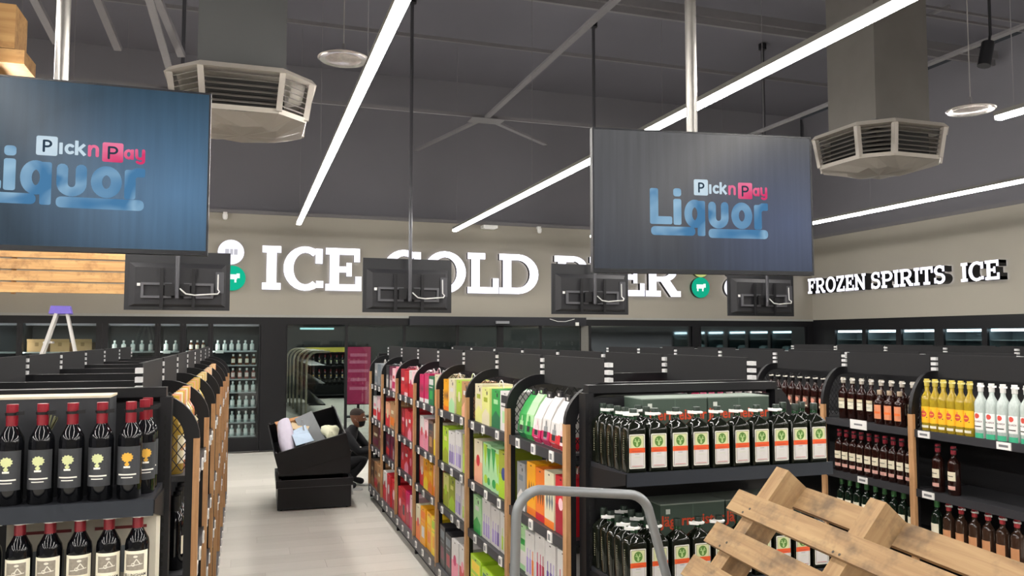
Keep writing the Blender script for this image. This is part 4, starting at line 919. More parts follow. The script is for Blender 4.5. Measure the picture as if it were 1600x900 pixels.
# bay 0 is nearest; each entry lists (style, main, second, third) from the near post to the far post
SH = {
 0: [[('pouch', 'white', 'red', 'blush'), ('pouch', 'white', 'red', 'grey'), ('pouch', 'white', 'magenta', 'grey'), ('pouch', 'white', 'magenta', 'blush'), ('pouch', 'mint', 'green', 'green'), ('pouch', 'green', 'forest', 'mint')],
     [('split', 'red', 'crimson', 'blush'), ('diamond', 'cream', 'slate', 'orange'), ('diamond', 'orange', 'brown', 'red'), ('diamond', 'amber', 'brown', 'orange'), ('wave', 'grey', 'white', 'slate')],
     [('bottles', 'white', 'magenta', 'violet'), ('bottles', 'white', 'violet', 'lilac'), ('bottles', 'white', 'magenta', 'crimson'), ('bottles', 'white', 'lilac', 'orange'), ('band', 'mint', 'white', 'green')],
     [('band', 'lime', 'green', 'yellow'), ('title', 'lime', 'yellow', 'forest'), ('band', 'olive', 'lime', 'cream'), ('title', 'green', 'lime', 'white')]],
 1: [[('title', 'white', 'black', 'mint'), ('wave', 'green', 'forest', 'mint'), ('wave', 'lemon', 'cream', 'olive'), ('wave', 'cream', 'lemon', 'olive')],
     [('split', 'olive', 'lime', 'navy'), ('tri', 'mint', 'green', 'lime'), ('tri', 'mint', 'lime', 'green'), ('split', 'cream', 'peach', 'red')],
     [('bottles', 'white', 'lime', 'olive'), ('bottles', 'white', 'lilac', 'violet'), ('bottles', 'white', 'lilac', 'lilac'), ('wave', 'mint', 'green', 'white')],
     [('title', 'green', 'forest', 'white'), ('title', 'lime', 'forest', 'lime'), ('title', 'lime', 'yellow', 'olive')]],
 2: [[('wave', 'tan', 'peach', 'white'), ('split', 'lime', 'olive', 'cream'), ('wave', 'cream', 'mint', 'white'), ('diamond', 'amber', 'brown', 'orange')],
     [('split', 'olive', 'lime', 'navy'), ('bottles', 'white', 'lilac', 'violet'), ('bottles', 'white', 'violet', 'lilac'), ('wave', 'lime', 'olive', 'lemon')],
     [('bottles', 'white', 'lime', 'olive'), ('bottles', 'white', 'lilac', 'violet'), ('wave', 'olive', 'lime', 'lemon'), ('split', 'lemon', 'olive', 'lime')],
     [('split', 'white', 'red', 'pink'), ('split', 'white', 'pink', 'magenta'), ('title', 'black', 'slate', 'crimson'), ('title', 'black', 'slate', 'plum')]],
 3: [[('split', 'cream', 'orange', 'orange'), ('title', 'forest', 'white', 'green'), ('diamond', 'magenta', 'crimson', 'white'), ('diamond', 'magenta', 'plum', 'white')],
     [('split', 'cream', 'yellow', 'amber'), ('title', 'brown', 'black', 'tan'), ('split', 'blush', 'pink', 'red'), ('split', 'white', 'pink', 'red')],
     [('wave', 'peach', 'orange', 'yellow'), ('wave', 'amber', 'orange', 'yellow'), ('wave', 'amber', 'yellow', 'orange'), ('split', 'peach', 'red', 'white')],
     [('title', 'yellow', 'lime', 'amber'), ('title', 'amber', 'yellow', 'orange'), ('title', 'amber', 'orange', 'white'), ('split', 'cream', 'orange', 'red')]],
 4: [[('split', 'blush', 'red', 'crimson'), ('split', 'white', 'red', 'magenta'), ('diamond', 'red', 'crimson', 'blush'), ('band', 'crimson', 'red', 'white')],
     [('split', 'red', 'crimson', 'pink'), ('wave', 'red', 'pink', 'white'), ('split', 'red', 'crimson', 'white'), ('band', 'crimson', 'red', 'pink')],
     [('wave', 'red', 'crimson', 'pink'), ('split', 'red', 'crimson', 'pink'), ('wave', 'red', 'pink', 'white'), ('split', 'crimson', 'red', 'pink')],
     [('split', 'blush', 'magenta', 'white'), ('split', 'magenta', 'crimson', 'pink'), ('title', 'red', 'crimson', 'black'), ('split', 'red', 'crimson', 'blush')]],
 5: [[('split', 'pink', 'red', 'white'), ('band', 'blush', 'magenta', 'red'), ('bottles', 'plum', 'white', 'pink'), ('bottles', 'black', 'white', 'slate')],
     [('wave', 'tan', 'brown', 'cream'), ('band', 'tan', 'orange', 'cream'), ('split', 'peach', 'red', 'cream')],
     [('bottles', 'slate', 'black', 'plum'), ('bottles', 'plum', 'crimson', 'white'), ('band', 'plum', 'red', 'slate')],
     [('split', 'red', 'crimson', 'blush'), ('split', 'red', 'crimson', 'white'), ('split', 'white', 'red', 'crimson')]],
 6: [[('bottles', 'grey', 'slate', 'white'), ('bottles', 'slate', 'grey', 'black'), ('band', 'grey', 'slate', 'white')],
     [('split', 'red', 'crimson', 'white'), ('split', 'blush', 'red', 'white'), ('band', 'white', 'red', 'pink')],
     [('band', 'plum', 'brown', 'cream'), ('band', 'brown', 'plum', 'cream')],
     [('wave', 'tan', 'brown', 'cream'), ('band', 'tan', 'red', 'brown'), ('wave', 'brown', 'tan', 'cream')]]}
bays = ['nearest bay', 'second bay', 'third bay', 'fourth bay', 'fifth bay', 'sixth bay', 'farthest bay']
for b, levels in SH.items():
    for l, row in enumerate(levels):
        n = len(row); span = BAY - .13; pw = span / n
        ht = (.235, .255, .235, .285)[l]
        for i, (st, a, c2, c3) in enumerate(row):
            wd = pw - .012; dp = .16 if st == 'pouch' else (.2 if l < 3 else .24); h_ = ht + random.choice((-.012, 0, .008))
            p = carton(round(wd, 3), dp, round(h_, 3), st, a, c2, c3, 0 if st == 'pouch' or random.random() < .55 else (1 if l != 2 else 2))
            y = Y0 + b * BAY + .065 + pw * (i + .5)
            xf = FX + .035 + random.uniform(0, .012) - (.02 if l == 3 else 0)
            p.place((xf + dp / 2, y, LV[l] + .001), -PI / 2 + random.uniform(-.03, .03), '%s and %s %s, %s along the %s, %s of central gondola' % (a, c2, 'drinks pouch' if st == 'pouch' else 'drinks carton', ORD[i], shelf_name[l], bays[b]), 'pouch' if st == 'pouch' else 'carton', '%s packs in the %s' % (shelf_name[l], bays[b]))
# caps of the pink and white bottles on the right-hand side of the central gondola
pk = cyl_bottle('spirits_bottle', .036, .285, glass_bottle_mat('pink_gin', 'd2557c', .1), WHITE, .05, [lab(.06, .05, .13, cm('blush'))], .18, .22, .015)
pr = cyl_bottle('spirits_bottle', .036, .285, glass_bottle_mat('red_gin', 'b02a55', .1), cm('magenta'), .05, [lab(.06, .05, .13, cm('pink'))], .18, .22, .015)
for i in range(11):
    (pr if i > 6 else pk).place((GM + HALF - .10, Y0 + .12 + i * .085 + (.1 if i > 7 else 0), LV[0]), PI / 2, '%s capped bottle on the far side of the central gondola, %s from the near end' % ('magenta' if i > 6 else 'white', ORD[i]), 'bottle', 'bottles on the far side of the central gondola')
# goods on the left gondola: boxes and bottles glimpsed through the mesh
lgk = []
for nm, gl, cp, lb_ in (('gold', 'b09040', 'd0a93e', 'cream'), ('peach', 'b06a4a', 'e0a080', 'white'), ('cream', 'cbbd9c', 'e6dcc0', 'peach'), ('dark', '1a1512', 'c8b070', 'cream')):
    lgk.append((nm, cyl_bottle('spirits_bottle', .038, .30, glass_bottle_mat('left_' + nm, gl, .1), mat(cp, .45), .06, [lab(.085, .04, .15, cm(lb_)), (R2(-.03, .09, .03, .105), cm('tan'), 1)], .19, .235, .015)))
for b in range(5):
    for i in range(8):
        nm, p = lgk[(i + 3 * b + i // 3) % 4]
        p.place((GL + HALF - .10, Y0 + b * BAY + .09 + i * .095, LV[0]), PI / 2, '%s bottle behind black mesh, left gondola top, %s, %s from near end' % (nm, bays[b], ORD[i]), 'bottle', 'bottles on top of the left gondola')
dk = cyl_bottle('wine_bottle', .037, .28, DARKGLASS, BLACK, .06, [lab(.06, .06, .13, CREAM)], .18, .225, .0145)
for b in range(2):
    for i in range(7): dk.place((GL + HALF - .09, Y0 + b * BAY + .12 + i * .1, LV[1]), PI / 2, 'black capped wine bottle, second shelf of left gondola, %s, %s from near end' % (bays[b], ORD[i]), 'wine bottle', 'dark bottles on the second shelf of the left gondola')
redtop = cyl_bottle('wine_bottle', .037, .30, DARKGLASS, RED, .06, [lab(.06, .06, .13, CREAM)], .19, .235, .0145)
for i in range(10): redtop.place((GL - HALF + .12, Y0 + .1 + i * .16, LV[0]), -PI / 2, 'red capped wine bottle on the far side of left gondola, %s from near end' % ORD[i], 'wine bottle', 'red capped bottles on the left gondola')

# ------------------------------------------------------------------ spirits on the right-hand gondola
SX = 4.12
def spirit(name, r, h, glass, capm, cap_h, labels, sh, nk, rn=.0135, tagm=None): return cyl_bottle(name, r, h, glass, capm, cap_h, labels, sh, nk, rn, tagm, 16)
WHISK = glass_bottle_mat('whisky_glass', '26110d', .08); CLEAR = glass_bottle_mat('clear_spirit', 'b9c4bf', .06); GOLDR = glass_bottle_mat('golden_rum', 'a48c26', .07)
rose = mat('c9473a', .5); YEL = mat('f0b81c', .5)
havana = spirit('rum_bottle', .0365, .33, GOLDR, mat('d3c05a', .4), .045, [(R2(-.046, .052, .046, .155), YEL, 0), (disc2(-.002, .108, .021, .021, 16), rose, 1), (line2((-.002, .128), (-.002, .142), .005), rose, 1), (R2(-.015, .105, .012, .1105), YEL, 2), (disc2(.019, .086, .0035, n=8), INK, 1), (R2(-.028, .02, .028, .036), CREAM, 0)], .20, .255, .0135, mat('d8cf8a', .5))
bac = [(R2(-.034, .05, .034, .150), WHITE, 0), (disc2(0, .131, .0155, .0155, 16), rose, 1), (R2(-.024, .066, .024, .0725), INK, 1)]
bac += [([[(x, y + .094) for x, y in p] for p in text2('BACARDI', .0135, .0003)], mat('5c2f33', .6), 1), (R2(-.034, .0, .034, .03), mat('3fae84', .4), 0)]
bacardi = spirit('rum_bottle', .0365, .325, CLEAR, WHITE, .05, bac, .20, .255, .0135, WHITE)
whisky = spirit('whisky_bottle', .036, .30, WHISK, mat('cfc8ba', .4), .04, [(R2(-.033, .075, .033, .125), CREAM, 0), (R2(-.033, .128, .033, .15), mat('cdbfa0', .6), 0), (R2(-.02, .098, .02, .1), INK, 1)], .185, .23, .0135, mat('d9d6cf', .5))
orange = spirit('liqueur_bottle', .037, .235, WHISK, mat('b9a58e', .4), .03, [(R2(-.035, .04, .035, .135), mat('d88a62', .55), 0), (R2(-.03, .075, .03, .09), mat('e6702e', .5), 1)], .15, .185, .014)
darkb = spirit('brandy_bottle', .036, .30, WHISK, mat('8c2534', .4), .05, [(R2(-.033, .09, .033, .145), mat('d6cdb4', .6), 0), (R2(-.02, .115, .02, .12), INK, 1), (R2(-.03, .035, .03, .058), mat('d9a79b', .55), 0)], .19, .235, .0135, BLACK)
greenc = spirit('whisky_bottle', .036, .29, glass_bottle_mat('green_glass', '16241a', .07), mat('3f7c46', .4), .05, [(R2(-.033, .06, .033, .14), CREAM, 0)], .18, .225, .0135)
redc = spirit('gin_bottle', .036, .28, glass_bottle_mat('brown_glass', '3c2a20', .08), mat('b02a35', .4), .045, [(R2(-.033, .05, .033, .12), mat('c48a5e', .6), 0)], .175, .22, .0135, WHITE)
peach = spirit('whisky_bottle', .036, .30, WHISK, BLACK, .05, [(R2(-.032, .05, .032, .14), mat('1c1613', .5), 0), (R2(-.029, .053, .029, .137), mat('6e5142', .6), 1), (disc2(0, .112, .02, .018, 14), mat('d58d78', .55), 2), (R2(-.022, .062, .022, .072), CREAM, 2)], .185, .235, .0135, mat('cfcac0', .5))
def row(p, ys, z, dx, desc, cat, grp, turn=-PI / 2):
    for i, y in enumerate(ys): p.place((SX + dx, y, z), turn + random.uniform(-.08, .08), '%s, %s from the right' % (desc, ORD[i]), cat, grp)
lin_ = lambda a, b, n: [a + (b - a) * i / (n - 1) for i in range(n)]
T, S2, S3 = LV3[0], LV3[1], LV3[2]
row(bacardi, lin_(3.40, 3.70, 5), T, .075, 'clear white rum bottle with red medallion label, top shelf', 'rum bottle', 'white rum bottles')
row(havana, lin_(3.775, 4.10, 6), T, .075, 'golden rum bottle with yellow label, top shelf', 'rum bottle', 'yellow label rum bottles')
row(whisky, lin_(4.27, 4.93, 8), T, .13, 'whisky bottle with cream label, top shelf, left of post', 'whisky bottle', 'cream label whisky bottles')
row(orange, [4.31, 4.40, 4.49], T, .055, 'short orange label bottle before the whiskies, top shelf', 'liqueur bottle', 'short orange label bottles')
row(peach, lin_(5.10, 5.74, 8), T, .09, 'dark whisky bottle with peach emblem, top shelf, leftmost bay', 'whisky bottle', 'peach emblem whisky bottles')
row(darkb, lin_(4.25, 4.92, 10), S2, .075, 'dark bottle, red cap, cream label, middle shelf, left of post', 'brandy bottle', 'red capped bottles on the middle shelf')
row(darkb, [3.92, 4.04], S2, .085, 'lone dark bottle right of the oak post, middle shelf', 'brandy bottle', 'lone bottles on the middle shelf')
row(greenc, lin_(4.25, 4.92, 9), S3, .085, 'green capped bottle on the lower shelf above the pallet', 'whisky bottle', 'green capped bottles')
row(redc, lin_(3.50, 3.97, 6), S3, .085, 'red capped bottle, lower shelf, right of the oak post', 'gin bottle', 'red capped bottles on the lower shelf')
row(greenc, [4.06], S3, .085, 'single green capped bottle, lower shelf, right of oak post', 'whisky bottle', 'green capped bottles')

# ------------------------------------------------------------------ pallet timber in the right foreground
def pallet_meshes():
    W_, L_ = 1.18, 1.2                        # along u (slats) and v (stringers)
    slat = MB().box(0, W_, 0, .08, 0, .02).mesh('slat', PALLETW[0])
    stringer = MB().box(0, .06, 0, L_, 0, .095).mesh('stringer', PALLETW[1])
    nail = MB().lathe([(0, .0008), (.004, .0008), (.0045, 0)], 8).mesh('nail', mat('3c352c', .6))
    return W_, L_, slat, stringer, nail
PW, PL, PSLAT, PSTR, PNAIL = pallet_meshes()
def pallet(label, matrix):
    t = thing('wooden_pallet', label, 'pallet', (0, 0, 0), 0, 'pine pallets'); t.matrix_world = matrix
    for x in (.07, .49, 1.05): link('stringer', PSTR, t, (x, 0, .02))
    # near face: u = x, v = y (downhill), n = z
    for i, v in enumerate((.13, .265, .40, .535, .67, .805, .94, 1.075)):
        s = link('slat', PSLAT, t, (0, v, 0))
        for x in (.085, .105, .505, .53, 1.065, 1.09):
            n = link('nail', PNAIL, s, (x, .03 + .02 * ((int(x * 1000) // 10) % 3), -.0001)); n.rotation_euler = (PI, 0, 0)
    for v in (.0, .38, .76, 1.11): link('slat', PSLAT, t, (0, v, .115))
    return t
beta = math.radians(50)
u = Vector((.02, -1, -.06)).normalized(); v = Vector((-math.cos(beta), 0, -math.sin(beta))); v = (v - u * u.dot(v)).normalized(); n = u.cross(v).normalized()
# n must point away from the camera side (into the stack)
if n.x < 0: n = -n
P0 = Vector((1.70, 2.32 + .07, 1.40))
m = Matrix(((u.x, v.x, n.x, P0.x), (u.y, v.y, n.y, P0.y), (u.z, v.z, n.z, P0.z), (0, 0, 0, 1)))
pallet('pine pallet tilted over the stack in the right foreground', m)

# grey trolley with tall tubular handle
t = thing('stock_trolley', 'grey tubular trolley handle standing before the square bottle end unit', 'trolley', (1.12, 2.50, 0))
def arcs(cx, cz, r, a0, a1): return [(cx + r * math.cos(math.radians(a0 + (a1 - a0) * i / 7)), 0, cz + r * math.sin(math.radians(a0 + (a1 - a0) * i / 7))) for i in range(8)]
hp = [(-.30, 0, .22), (-.285, 0, .9)] + arcs(-.19, 1.235, .085, 178, 95) + arcs(.125, 1.20, .085, 85, 10) + [(.30, 0, .9), (.35, 0, .22)]
MB().tube(hp, .0165, 12).build('handle', TUBE, t, 50)
MB().tube([(-.295, 0, .62), (.325, 0, .62)], .0125, 10).build('cross_rail', TUBE, t, 50)
MB().tube([(-.298, 0, .34), (.34, 0, .34)], .0125, 10).build('cross_rail', TUBE, t, 50)
MB().box(-.27, .30, -.20, .02, .012, .022).build('toe_plate', mat('5d6063', .5, .2), t)
MB().box(-.31, -.27, -.02, .02, .012, .24).box(.32, .36, -.02, .02, .012, .24).build('foot_bracket', TUBE, t)
wh = MB().tube([(-.02, 0, 0), (.02, 0, 0)], .10, 18).mesh('wheel', mat('1d1d1f', .6), 40)
for x in (-.22, .26): link('wheel', wh, t, (x, .13, .1005))
MB().tube([(-.29, .13, .1), (.34, .13, .1)], .01, 8).build('axle', TUBE, t)
# pallets lying under the tilted one, and the box it leans on
for k in range(5):
    pallet('pine pallet lying flat under the tilted one, %s from the floor' % ORD[k], Matrix.Translation((1.29, 2.28, k * .1355)) @ Matrix.Rotation(PI, 4, 'X') @ Matrix.Translation((0, 0, -.135)))
tag(link('cardboard_box', carton_box(.34, .5, .30, mat('7c5636', .8)), None, (1.84, 1.95, .679)), 'brown cardboard box under the tilted pallet, glimpsed through its slats', 'box')

# ------------------------------------------------------------------ stacked black tubs in the aisle
TUB = mat('131316', .42, .0, .12, 30, 0, .35); TUBE_EDGE = mat('55555a', .35, .3)
def tub(label, wd, dp, ht, lip):
    t = thing('display_tub', label, 'tub', (0, 0, 0), 0, 'black tubs')
    a, b, th = wd / 2, dp / 2, .012
    MB().box(-a, a, -b, -b + th, 0, ht).build('front_panel', TUB, t); MB().box(-a, a, b - th, b, 0, ht).build('back_panel', TUB, t)
    MB().box(-a, -a + th, -b + th, b - th, 0, ht).build('side_panel', TUB, t); MB().box(a - th, a, -b + th, b - th, 0, ht).build('side_panel', TUB, t)
    MB().box(-a + th, a - th, -b + th, b - th, .02, .035).build('floor_panel', TUB, t)
    if lip:
        o = .018; MB().box(-a - o, a + o, -b - o, -b - .001, ht - .07, ht + .006).box(-a - o, a + o, b + .001, b + o, ht - .07, ht + .006).box(-a - o, -a - .001, -b, b, ht - .07, ht + .006).box(a + .001, a + o, -b, b, ht - .07, ht + .006).build('rim', TUB, t)
        MB().box(-a - o, a + o, -b - o - .001, -b - o + .004, ht + .006, ht + .010).box(-a - o, a + o, -b - o - .001, -b - o + .0, ht - .074, ht - .07).build('rim_edge', TUBE_EDGE, t)
    for x in (-a + .04, a - .04):
        for y in (-b + .04, b - .04): MB().tube([(x, y, 0), (x, y, -.012)], .012, 8).build('foot', BLACK, t)
        for y in (-b, b): MB().lathe([(0, ht + .022), (.008, ht + .018), (.008, ht)], 8, c=(x * 1.04, y * .985, 0)).build('corner_pin', TUBE_EDGE, t)
    return t
RZ = math.radians(-1)
t1 = tub('lowest black tub of the stack standing on the aisle floor', .76, .84, .30, True); t1.location = (.735, 9.24, .012); t1.rotation_euler.z = RZ
t2 = tub('middle black tub of the stack in the aisle', .74, .83, .24, False); t2.location = (.735, 9.24, .362); t2.rotation_euler.z = RZ
t3 = tub('tilted top tub of the stack holding cardboard and paper', .76, .80, .26, False)
T3 = Matrix.Translation((.71, 9.20, .575)) @ Matrix.Rotation(RZ, 4, 'Z') @ Matrix.Rotation(math.radians(-15), 4, 'Y') @ Matrix.Rotation(math.radians(17), 4, 'X')
t3.matrix_world = T3
def inside(name, mesh, label, cat, loc, rot):
    o = tag(link(name, mesh), label, cat, 'rubbish in the top tub'); o.matrix_world = T3 @ Matrix.Translation(loc) @ Matrix.Rotation(rot[2], 4, 'Z') @ Matrix.Rotation(rot[1], 4, 'Y') @ Matrix.Rotation(rot[0], 4, 'X'); return o
inside('cardboard_flap', MB().box(-.14, .14, -.004, .004, 0, .22).box(-.14, .14, -.004, .1, .22, .226).mesh('cardboard_flap', mat('a9784a', .8, 0, .1)), 'brown cardboard flap standing at the back left of the tub', 'cardboard', (-.17, .16, .10), (-.1, .1, .1))
secs = []
for i in range(7):
    s = i / 6; secs.append([(.09 * (1 - .25 * (2 * s - 1) ** 2) * math.cos(a) + (s - .5) * .1, (s - .5) * .42, .085 * math.sin(a) * (1 - .2 * abs(2 * s - 1))) for a in [2 * PI * k / 14 for k in range(14)]])
inside('paper_roll', MB().loft(secs).mesh('paper_roll', mat('c9c3d2', .8, 0, .06, 18, .4), 60), 'lilac white rolled paper at the left of the tub', 'paper', (-.22, -.05, .24), (math.radians(35), 0, math.radians(12)))
inside('paper_sheet', MB().loft([[(-.1, -.15, 0), (.1, -.15, .02), (.1, -.15, .024), (-.1, -.15, .004)], [(-.09, 0, .06), (.1, 0, .05), (.1, 0, .054), (-.09, 0, .064)], [(-.08, .14, .05), (.1, .14, .1), (.1, .14, .104), (-.08, .14, .054)]]).mesh('paper_sheet', mat('a9bccf', .7, 0, .05)), 'pale blue paper sheet lying in the tub', 'paper', (-.08, -.1, .2), (0, .2, .2))
inside('cardboard_scrap', MB().box(-.1, .1, -.05, .05, 0, .006).mesh('cardboard_scrap', mat('cbb48f', .8)), 'tan cardboard scrap beside the grey board', 'cardboard', (-.06, .07, .27), (.2, .35, -.4))
inside('grey_board', MB().box(-.1, .1, -.012, .012, 0, .38).mesh('grey_board', mat('7f8386', .5, .1)), 'grey flat board leaning in the middle of the tub', 'board', (.08, -.06, .06), (math.radians(-38), math.radians(-6), .15))
inside('metal_strip', MB().box(-.008, .008, -.004, .004, 0, .34).mesh('metal_strip', mat('b9bcc0', .35, .5)), 'thin pale strip standing left of the grey board', 'strip', (-.04, -.08, .05), (math.radians(-15), .08, 0))
blob = [(0.09 * (1 + .25 * math.sin(3 * a + 1)) * math.cos(a), .12 * (1 + .2 * math.sin(4 * a)) * math.sin(a)) for a in [2 * PI * k / 18 for k in range(18)]]
inside('crumpled_paper', MB().loft([[(x * s, y * s, z + .01 * math.sin(7 * x * 10)) for x, y in blob] for s, z in ((.8, 0), (1, .03), (.75, .07), (.3, .09))]).mesh('crumpled_paper', mat('e6e6c8', .8, 0, .05, 20, .4), 50), 'crumpled cream paper at the right of the tub', 'paper', (.24, -.02, .12), (.5, 0, .2))
inside('metal_strip', MB().box(-.2, .2, -.006, .006, 0, .012).mesh('metal_strip', mat('55565a', .4, .4)), 'thin dark rod poking out across the front of the tubs', 'strip', (.17, -.37, .03), (0, math.radians(-5), 0))

# ------------------------------------------------------------------ stepladder beyond the left gondola
t = thing('stepladder', 'aluminium stepladder with purple top cap behind the left gondola', 'stepladder', (-1.90, 9.75, 0), math.radians(8))
AL = mat('c3c0bc', .45, .25, .06, 20); HT = 2.07
for s in (-1, 1):
    MB().bar((-.62 , s * .26, 0), (-.04, s * .13, HT), .03, .085, 0, (0, 1, 0)).build('front_rail', AL, t)
    MB().bar((.50, s * .25, 0), (.06, s * .12, HT), .025, .05, 0, (0, 1, 0)).build('rear_rail', AL, t)
for k in range(1, 7):
    s = k / 7; x = -.62 + .58 * s; hw = .26 - .13 * s
    MB().box(x - .03, x + .06, -hw + .02, hw - .02, HT * s - .02, HT * s).build('tread', AL, t)
for k in (1, 3, 5):
    s = k / 7; x = .5 - .44 * s; hw = .25 - .13 * s
    MB().box(x - .01, x + .01, -hw + .012, hw - .012, HT * s - .015, HT * s + .015).build('rear_brace', AL, t)
MB().loft([[(-.11, -.17, HT), (.11, -.17, HT), (.11, .17, HT), (-.11, .17, HT)], [(-.09, -.15, HT + .085), (.09, -.15, HT + .085), (.09, .15, HT + .085), (-.09, .15, HT + .085)]]).build('top_cap', mat('5b4aa8', .45), t)

# ------------------------------------------------------------------ person crouching at the far end of the central gondola
def skin_body(name, pts, edges, radii, root, material, parent=None, sub=2):
    me = bpy.data.meshes.new(name); me.from_pydata([tuple(p) for p in pts], edges, []); me.update()
    o = bpy.data.objects.new(name, me); C.objects.link(o)
    sk = o.modifiers.new('skin', 'SKIN'); sk.use_smooth_shade = True
    if not me.skin_vertices: me.attributes.new('skin', 'FLOAT', 'POINT')
    for i, r in enumerate(radii):
        d = me.skin_vertices[0].data[i]; d.radius = r if isinstance(r, tuple) else (r, r); d.use_root = (i == root)
    ss = o.modifiers.new('subdivision', 'SUBSURF'); ss.levels = sub; ss.render_levels = sub
    dg = bpy.context.evaluated_depsgraph_get(); ev = o.evaluated_get(dg)
    m2 = bpy.data.meshes.new_from_object(ev); m2.name = name; bpy.data.objects.remove(o)
    m2.materials.clear(); m2.materials.append(material); m2.polygons.foreach_set('use_smooth', [True] * len(m2.polygons))
    return link(name, m2, parent)
SKIN = mat('7a4f38', .55, 0, .08, 30); CLOTH = mat('17181c', .85, 0, .15, 40, .2)
per = thing('person', 'person in dark clothes and black face mask crouching beside the cartons', 'person', (1.20, 9.95, 0), math.radians(-22))
# local frame: the person faces +x; left side is +y
J = dict(pel=(-.12, 0, .27), sp1=(-.09, 0, .40), sp2=(-.02, 0, .54), ch=(.04, 0, .64), nk=(.075, 0, .725), nk2=(.085, 0, .755),
         lsh=(.03, .17, .645), lel=(.20, .24, .44), lwr=(.42, .16, .42), rsh=(.03, -.17, .645), rel=(.21, -.24, .45), rwr=(.42, -.13, .50),
         lhip=(-.10, .10, .25), lkn=(.24, .17, .46), lan=(.02, .15, .085), lto=(.17, .17, .045), rhip=(-.10, -.10, .25), rkn=(.27, -.15, .37), ran=(.0, -.12, .085), rto=(.15, -.13, .045))
names_ = list(J); P_ = [J[k] for k in names_]; ix = {k: i for i, k in enumerate(names_)}
E_ = [('pel', 'sp1'), ('sp1', 'sp2'), ('sp2', 'ch'), ('ch', 'nk'), ('nk', 'nk2'), ('ch', 'lsh'), ('lsh', 'lel'), ('lel', 'lwr'), ('ch', 'rsh'), ('rsh', 'rel'), ('rel', 'rwr'), ('pel', 'lhip'), ('lhip', 'lkn'), ('lkn', 'lan'), ('lan', 'lto'), ('pel', 'rhip'), ('rhip', 'rkn'), ('rkn', 'ran'), ('ran', 'rto')]
Rr = dict(pel=(.14, .12), sp1=(.145, .115), sp2=(.15, .115), ch=(.15, .115), nk=.065, nk2=.055, lsh=.07, lel=.05, lwr=.036, rsh=.07, rel=.05, rwr=.036, lhip=.105, lkn=.07, lan=.045, lto=.04, rhip=.105, rkn=.07, ran=.045, rto=.04)
skin_body('body', P_, [(ix[a], ix[b]) for a, b in E_], [Rr[k] for k in names_], 0, CLOTH, per)
# head with brow, nose, chin and ears
hd = MB(); HC = Vector((.125, 0, .845)); hs = []
prof = [(-.115, .030, .030, .02), (-.10, .052, .045, .015), (-.075, .066, .055, .01), (-.04, .080, .064, .002), (0, .088, .070, -.004), (.035, .092, .073, -.008), (.07, .084, .067, -.012), (.098, .058, .048, -.016), (.112, .02, .018, -.018)]
for z, ax, ay, ox in prof:
    hs.append([(HC.x + ox + ax * math.cos(a), HC.y + ay * math.sin(a), HC.z + z) for a in [2 * PI * k / 18 for k in range(18)]])
hd.loft(hs); head = hd.build('head', SKIN, per, 80)
MB().loft([[(HC.x + .082, -.012, HC.z - .035), (HC.x + .082, .012, HC.z - .035), (HC.x + .112, .006, HC.z - .032), (HC.x + .112, -.006, HC.z - .032)], [(HC.x + .078, -.006, HC.z + .015), (HC.x + .078, .006, HC.z + .015), (HC.x + .086, .003, HC.z + .015), (HC.x + .086, -.003, HC.z + .015)]]).build('nose', SKIN, head, 60)
for s in (-1, 1):
    MB().loft([[(HC.x - .01 + .022 * math.cos(a), s * (.066 + d), HC.z - .012 + .03 * math.sin(a)) for a in [2 * PI * k / 10 for k in range(10)]] for d in (0, .012)]).build('ear', SKIN, head, 60)
    MB().lathe([(0, .011), (.009, .006), (.011, 0), (0, -.002)], 10, c=(HC.x + .078, s * .028, HC.z + .002)).build('eye', mat('e6e2dc', .3), head, 60)
    MB().lathe([(0, .005), (.005, .002), (.005, 0)], 8, c=(HC.x + .087, s * .028, HC.z + .008)).build('pupil', mat('1a120e', .3), head)
hb = [[(HC.x + ox + (ax + .004) * math.cos(a), HC.y + (ay + .004) * math.sin(a), HC.z + z + (.03 if math.cos(a) > .5 else 0) * (1 if z < .06 else 0)) for a in [2 * PI * k / 18 for k in range(18)]] for z, ax, ay, ox in prof[5:]]
MB().loft(hb).build('hair', mat('2a1f1a', .9, 0, .2, 120, .5), head, 80)
mk = [[(HC.x + ox + (ax + .008) * math.cos(a), HC.y + (ay + .008) * math.sin(a), HC.z + z) for a in [math.radians(-75 + 150 * k / 12) for k in range(13)]] for z, ax, ay, ox in prof[1:4]]
mb = MB(); b0 = 0
for q in mk: mb.v += q
for i in range(2):
    for k in range(12): mb.f.append([i * 13 + k, i * 13 + k + 1, (i + 1) * 13 + k + 1, (i + 1) * 13 + k]); mb.m.append(0)
mask = mb.build('face_mask', mat('0e0f12', .8), head)
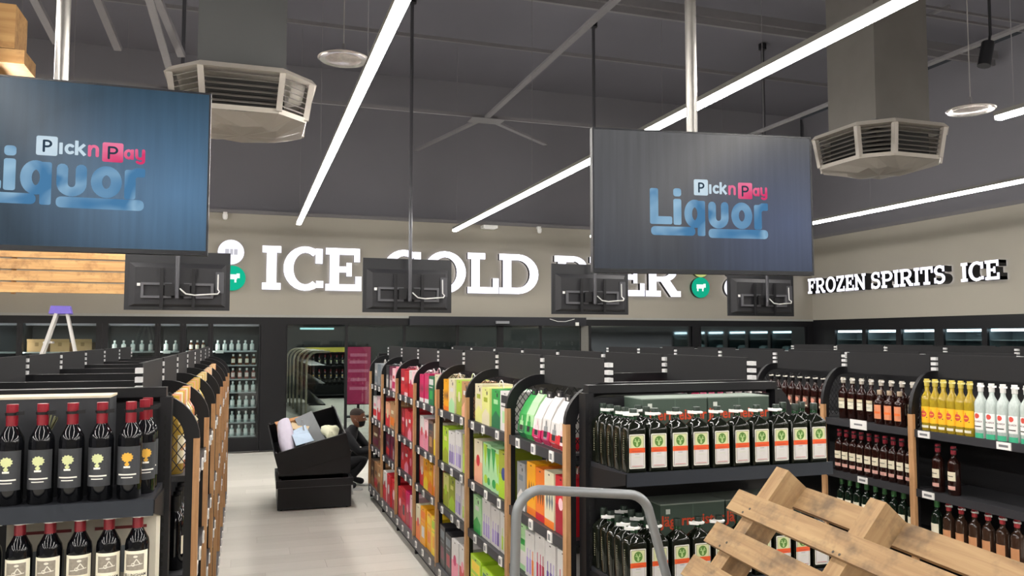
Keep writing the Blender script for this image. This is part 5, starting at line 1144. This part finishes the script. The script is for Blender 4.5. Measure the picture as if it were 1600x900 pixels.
for s in (-1, 1): MB().tube([(HC.x + .02, s * .066, HC.z - .05), (HC.x - .02, s * .080, HC.z - .01)], .002, 5).build('mask_strap', mat('b9b9b9', .6), mask)
# hands: palm plus five bent fingers each, reaching toward the shelf
def hand(wr, s):
    wv = Vector(wr); pts = [wv, wv + Vector((.035, 0, 0)), wv + Vector((.085, 0, -.004))]; ed = [(0, 1), (1, 2)]; rad = [(.026, .02), (.034, .016), (.034, .014)]
    for k, (oy, l1, l2) in enumerate(((-.03, .028, .022), (-.011, .034, .026), (.009, .032, .025), (.028, .026, .02))):
        b_ = len(pts); base = wv + Vector((.088, oy, -.004)); pts += [base, base + Vector((l1, 0, -.008)), base + Vector((l1 + l2 * .8, 0, -.026))]; ed += [(2, b_), (b_, b_ + 1), (b_ + 1, b_ + 2)]; rad += [.010, .009, .0075]
    b_ = len(pts); pts += [wv + Vector((.045, s * -.036, 0)), wv + Vector((.075, s * -.055, -.006)), wv + Vector((.10, s * -.058, -.014))]; ed += [(1, b_), (b_, b_ + 1), (b_ + 1, b_ + 2)]; rad += [.013, .010, .008]
    return skin_body('hand', pts, ed, rad, 1, SKIN, per, 1)
hand(J['lwr'], 1); hand(J['rwr'], -1)
for s in (1, -1):
    o_ = J['lto'] if s > 0 else J['rto']; a_ = J['lan'] if s > 0 else J['ran']
    MB().loft([[(a_[0] - .06, a_[1] - .035, z), (o_[0] + .02, o_[1] - .045, z), (o_[0] + .07, o_[1] - .02, z), (o_[0] + .07, o_[1] + .02, z), (o_[0] + .02, o_[1] + .045, z), (a_[0] - .06, a_[1] + .035, z)] for z in (0, .02)]).build('shoe_sole', mat('b9b9b6', .6), per)
tag(link('paper_bag', MB().loft([[(-.05, -.04, 0), (.05, -.04, 0), (.05, .04, 0), (-.05, .04, 0)], [(-.045, -.035, .09), (.045, -.035, .09), (.045, .035, .09), (-.045, .035, .09)], [(-.04, -.005, .16), (.04, -.005, .16), (.04, .005, .16), (-.04, .005, .16)]]).mesh('paper_bag', mat('dcdcd8', .7, 0, .05)), None, (1.17, 9.55, 0)), 'small white bag on the floor beside the crouching person', 'bag')
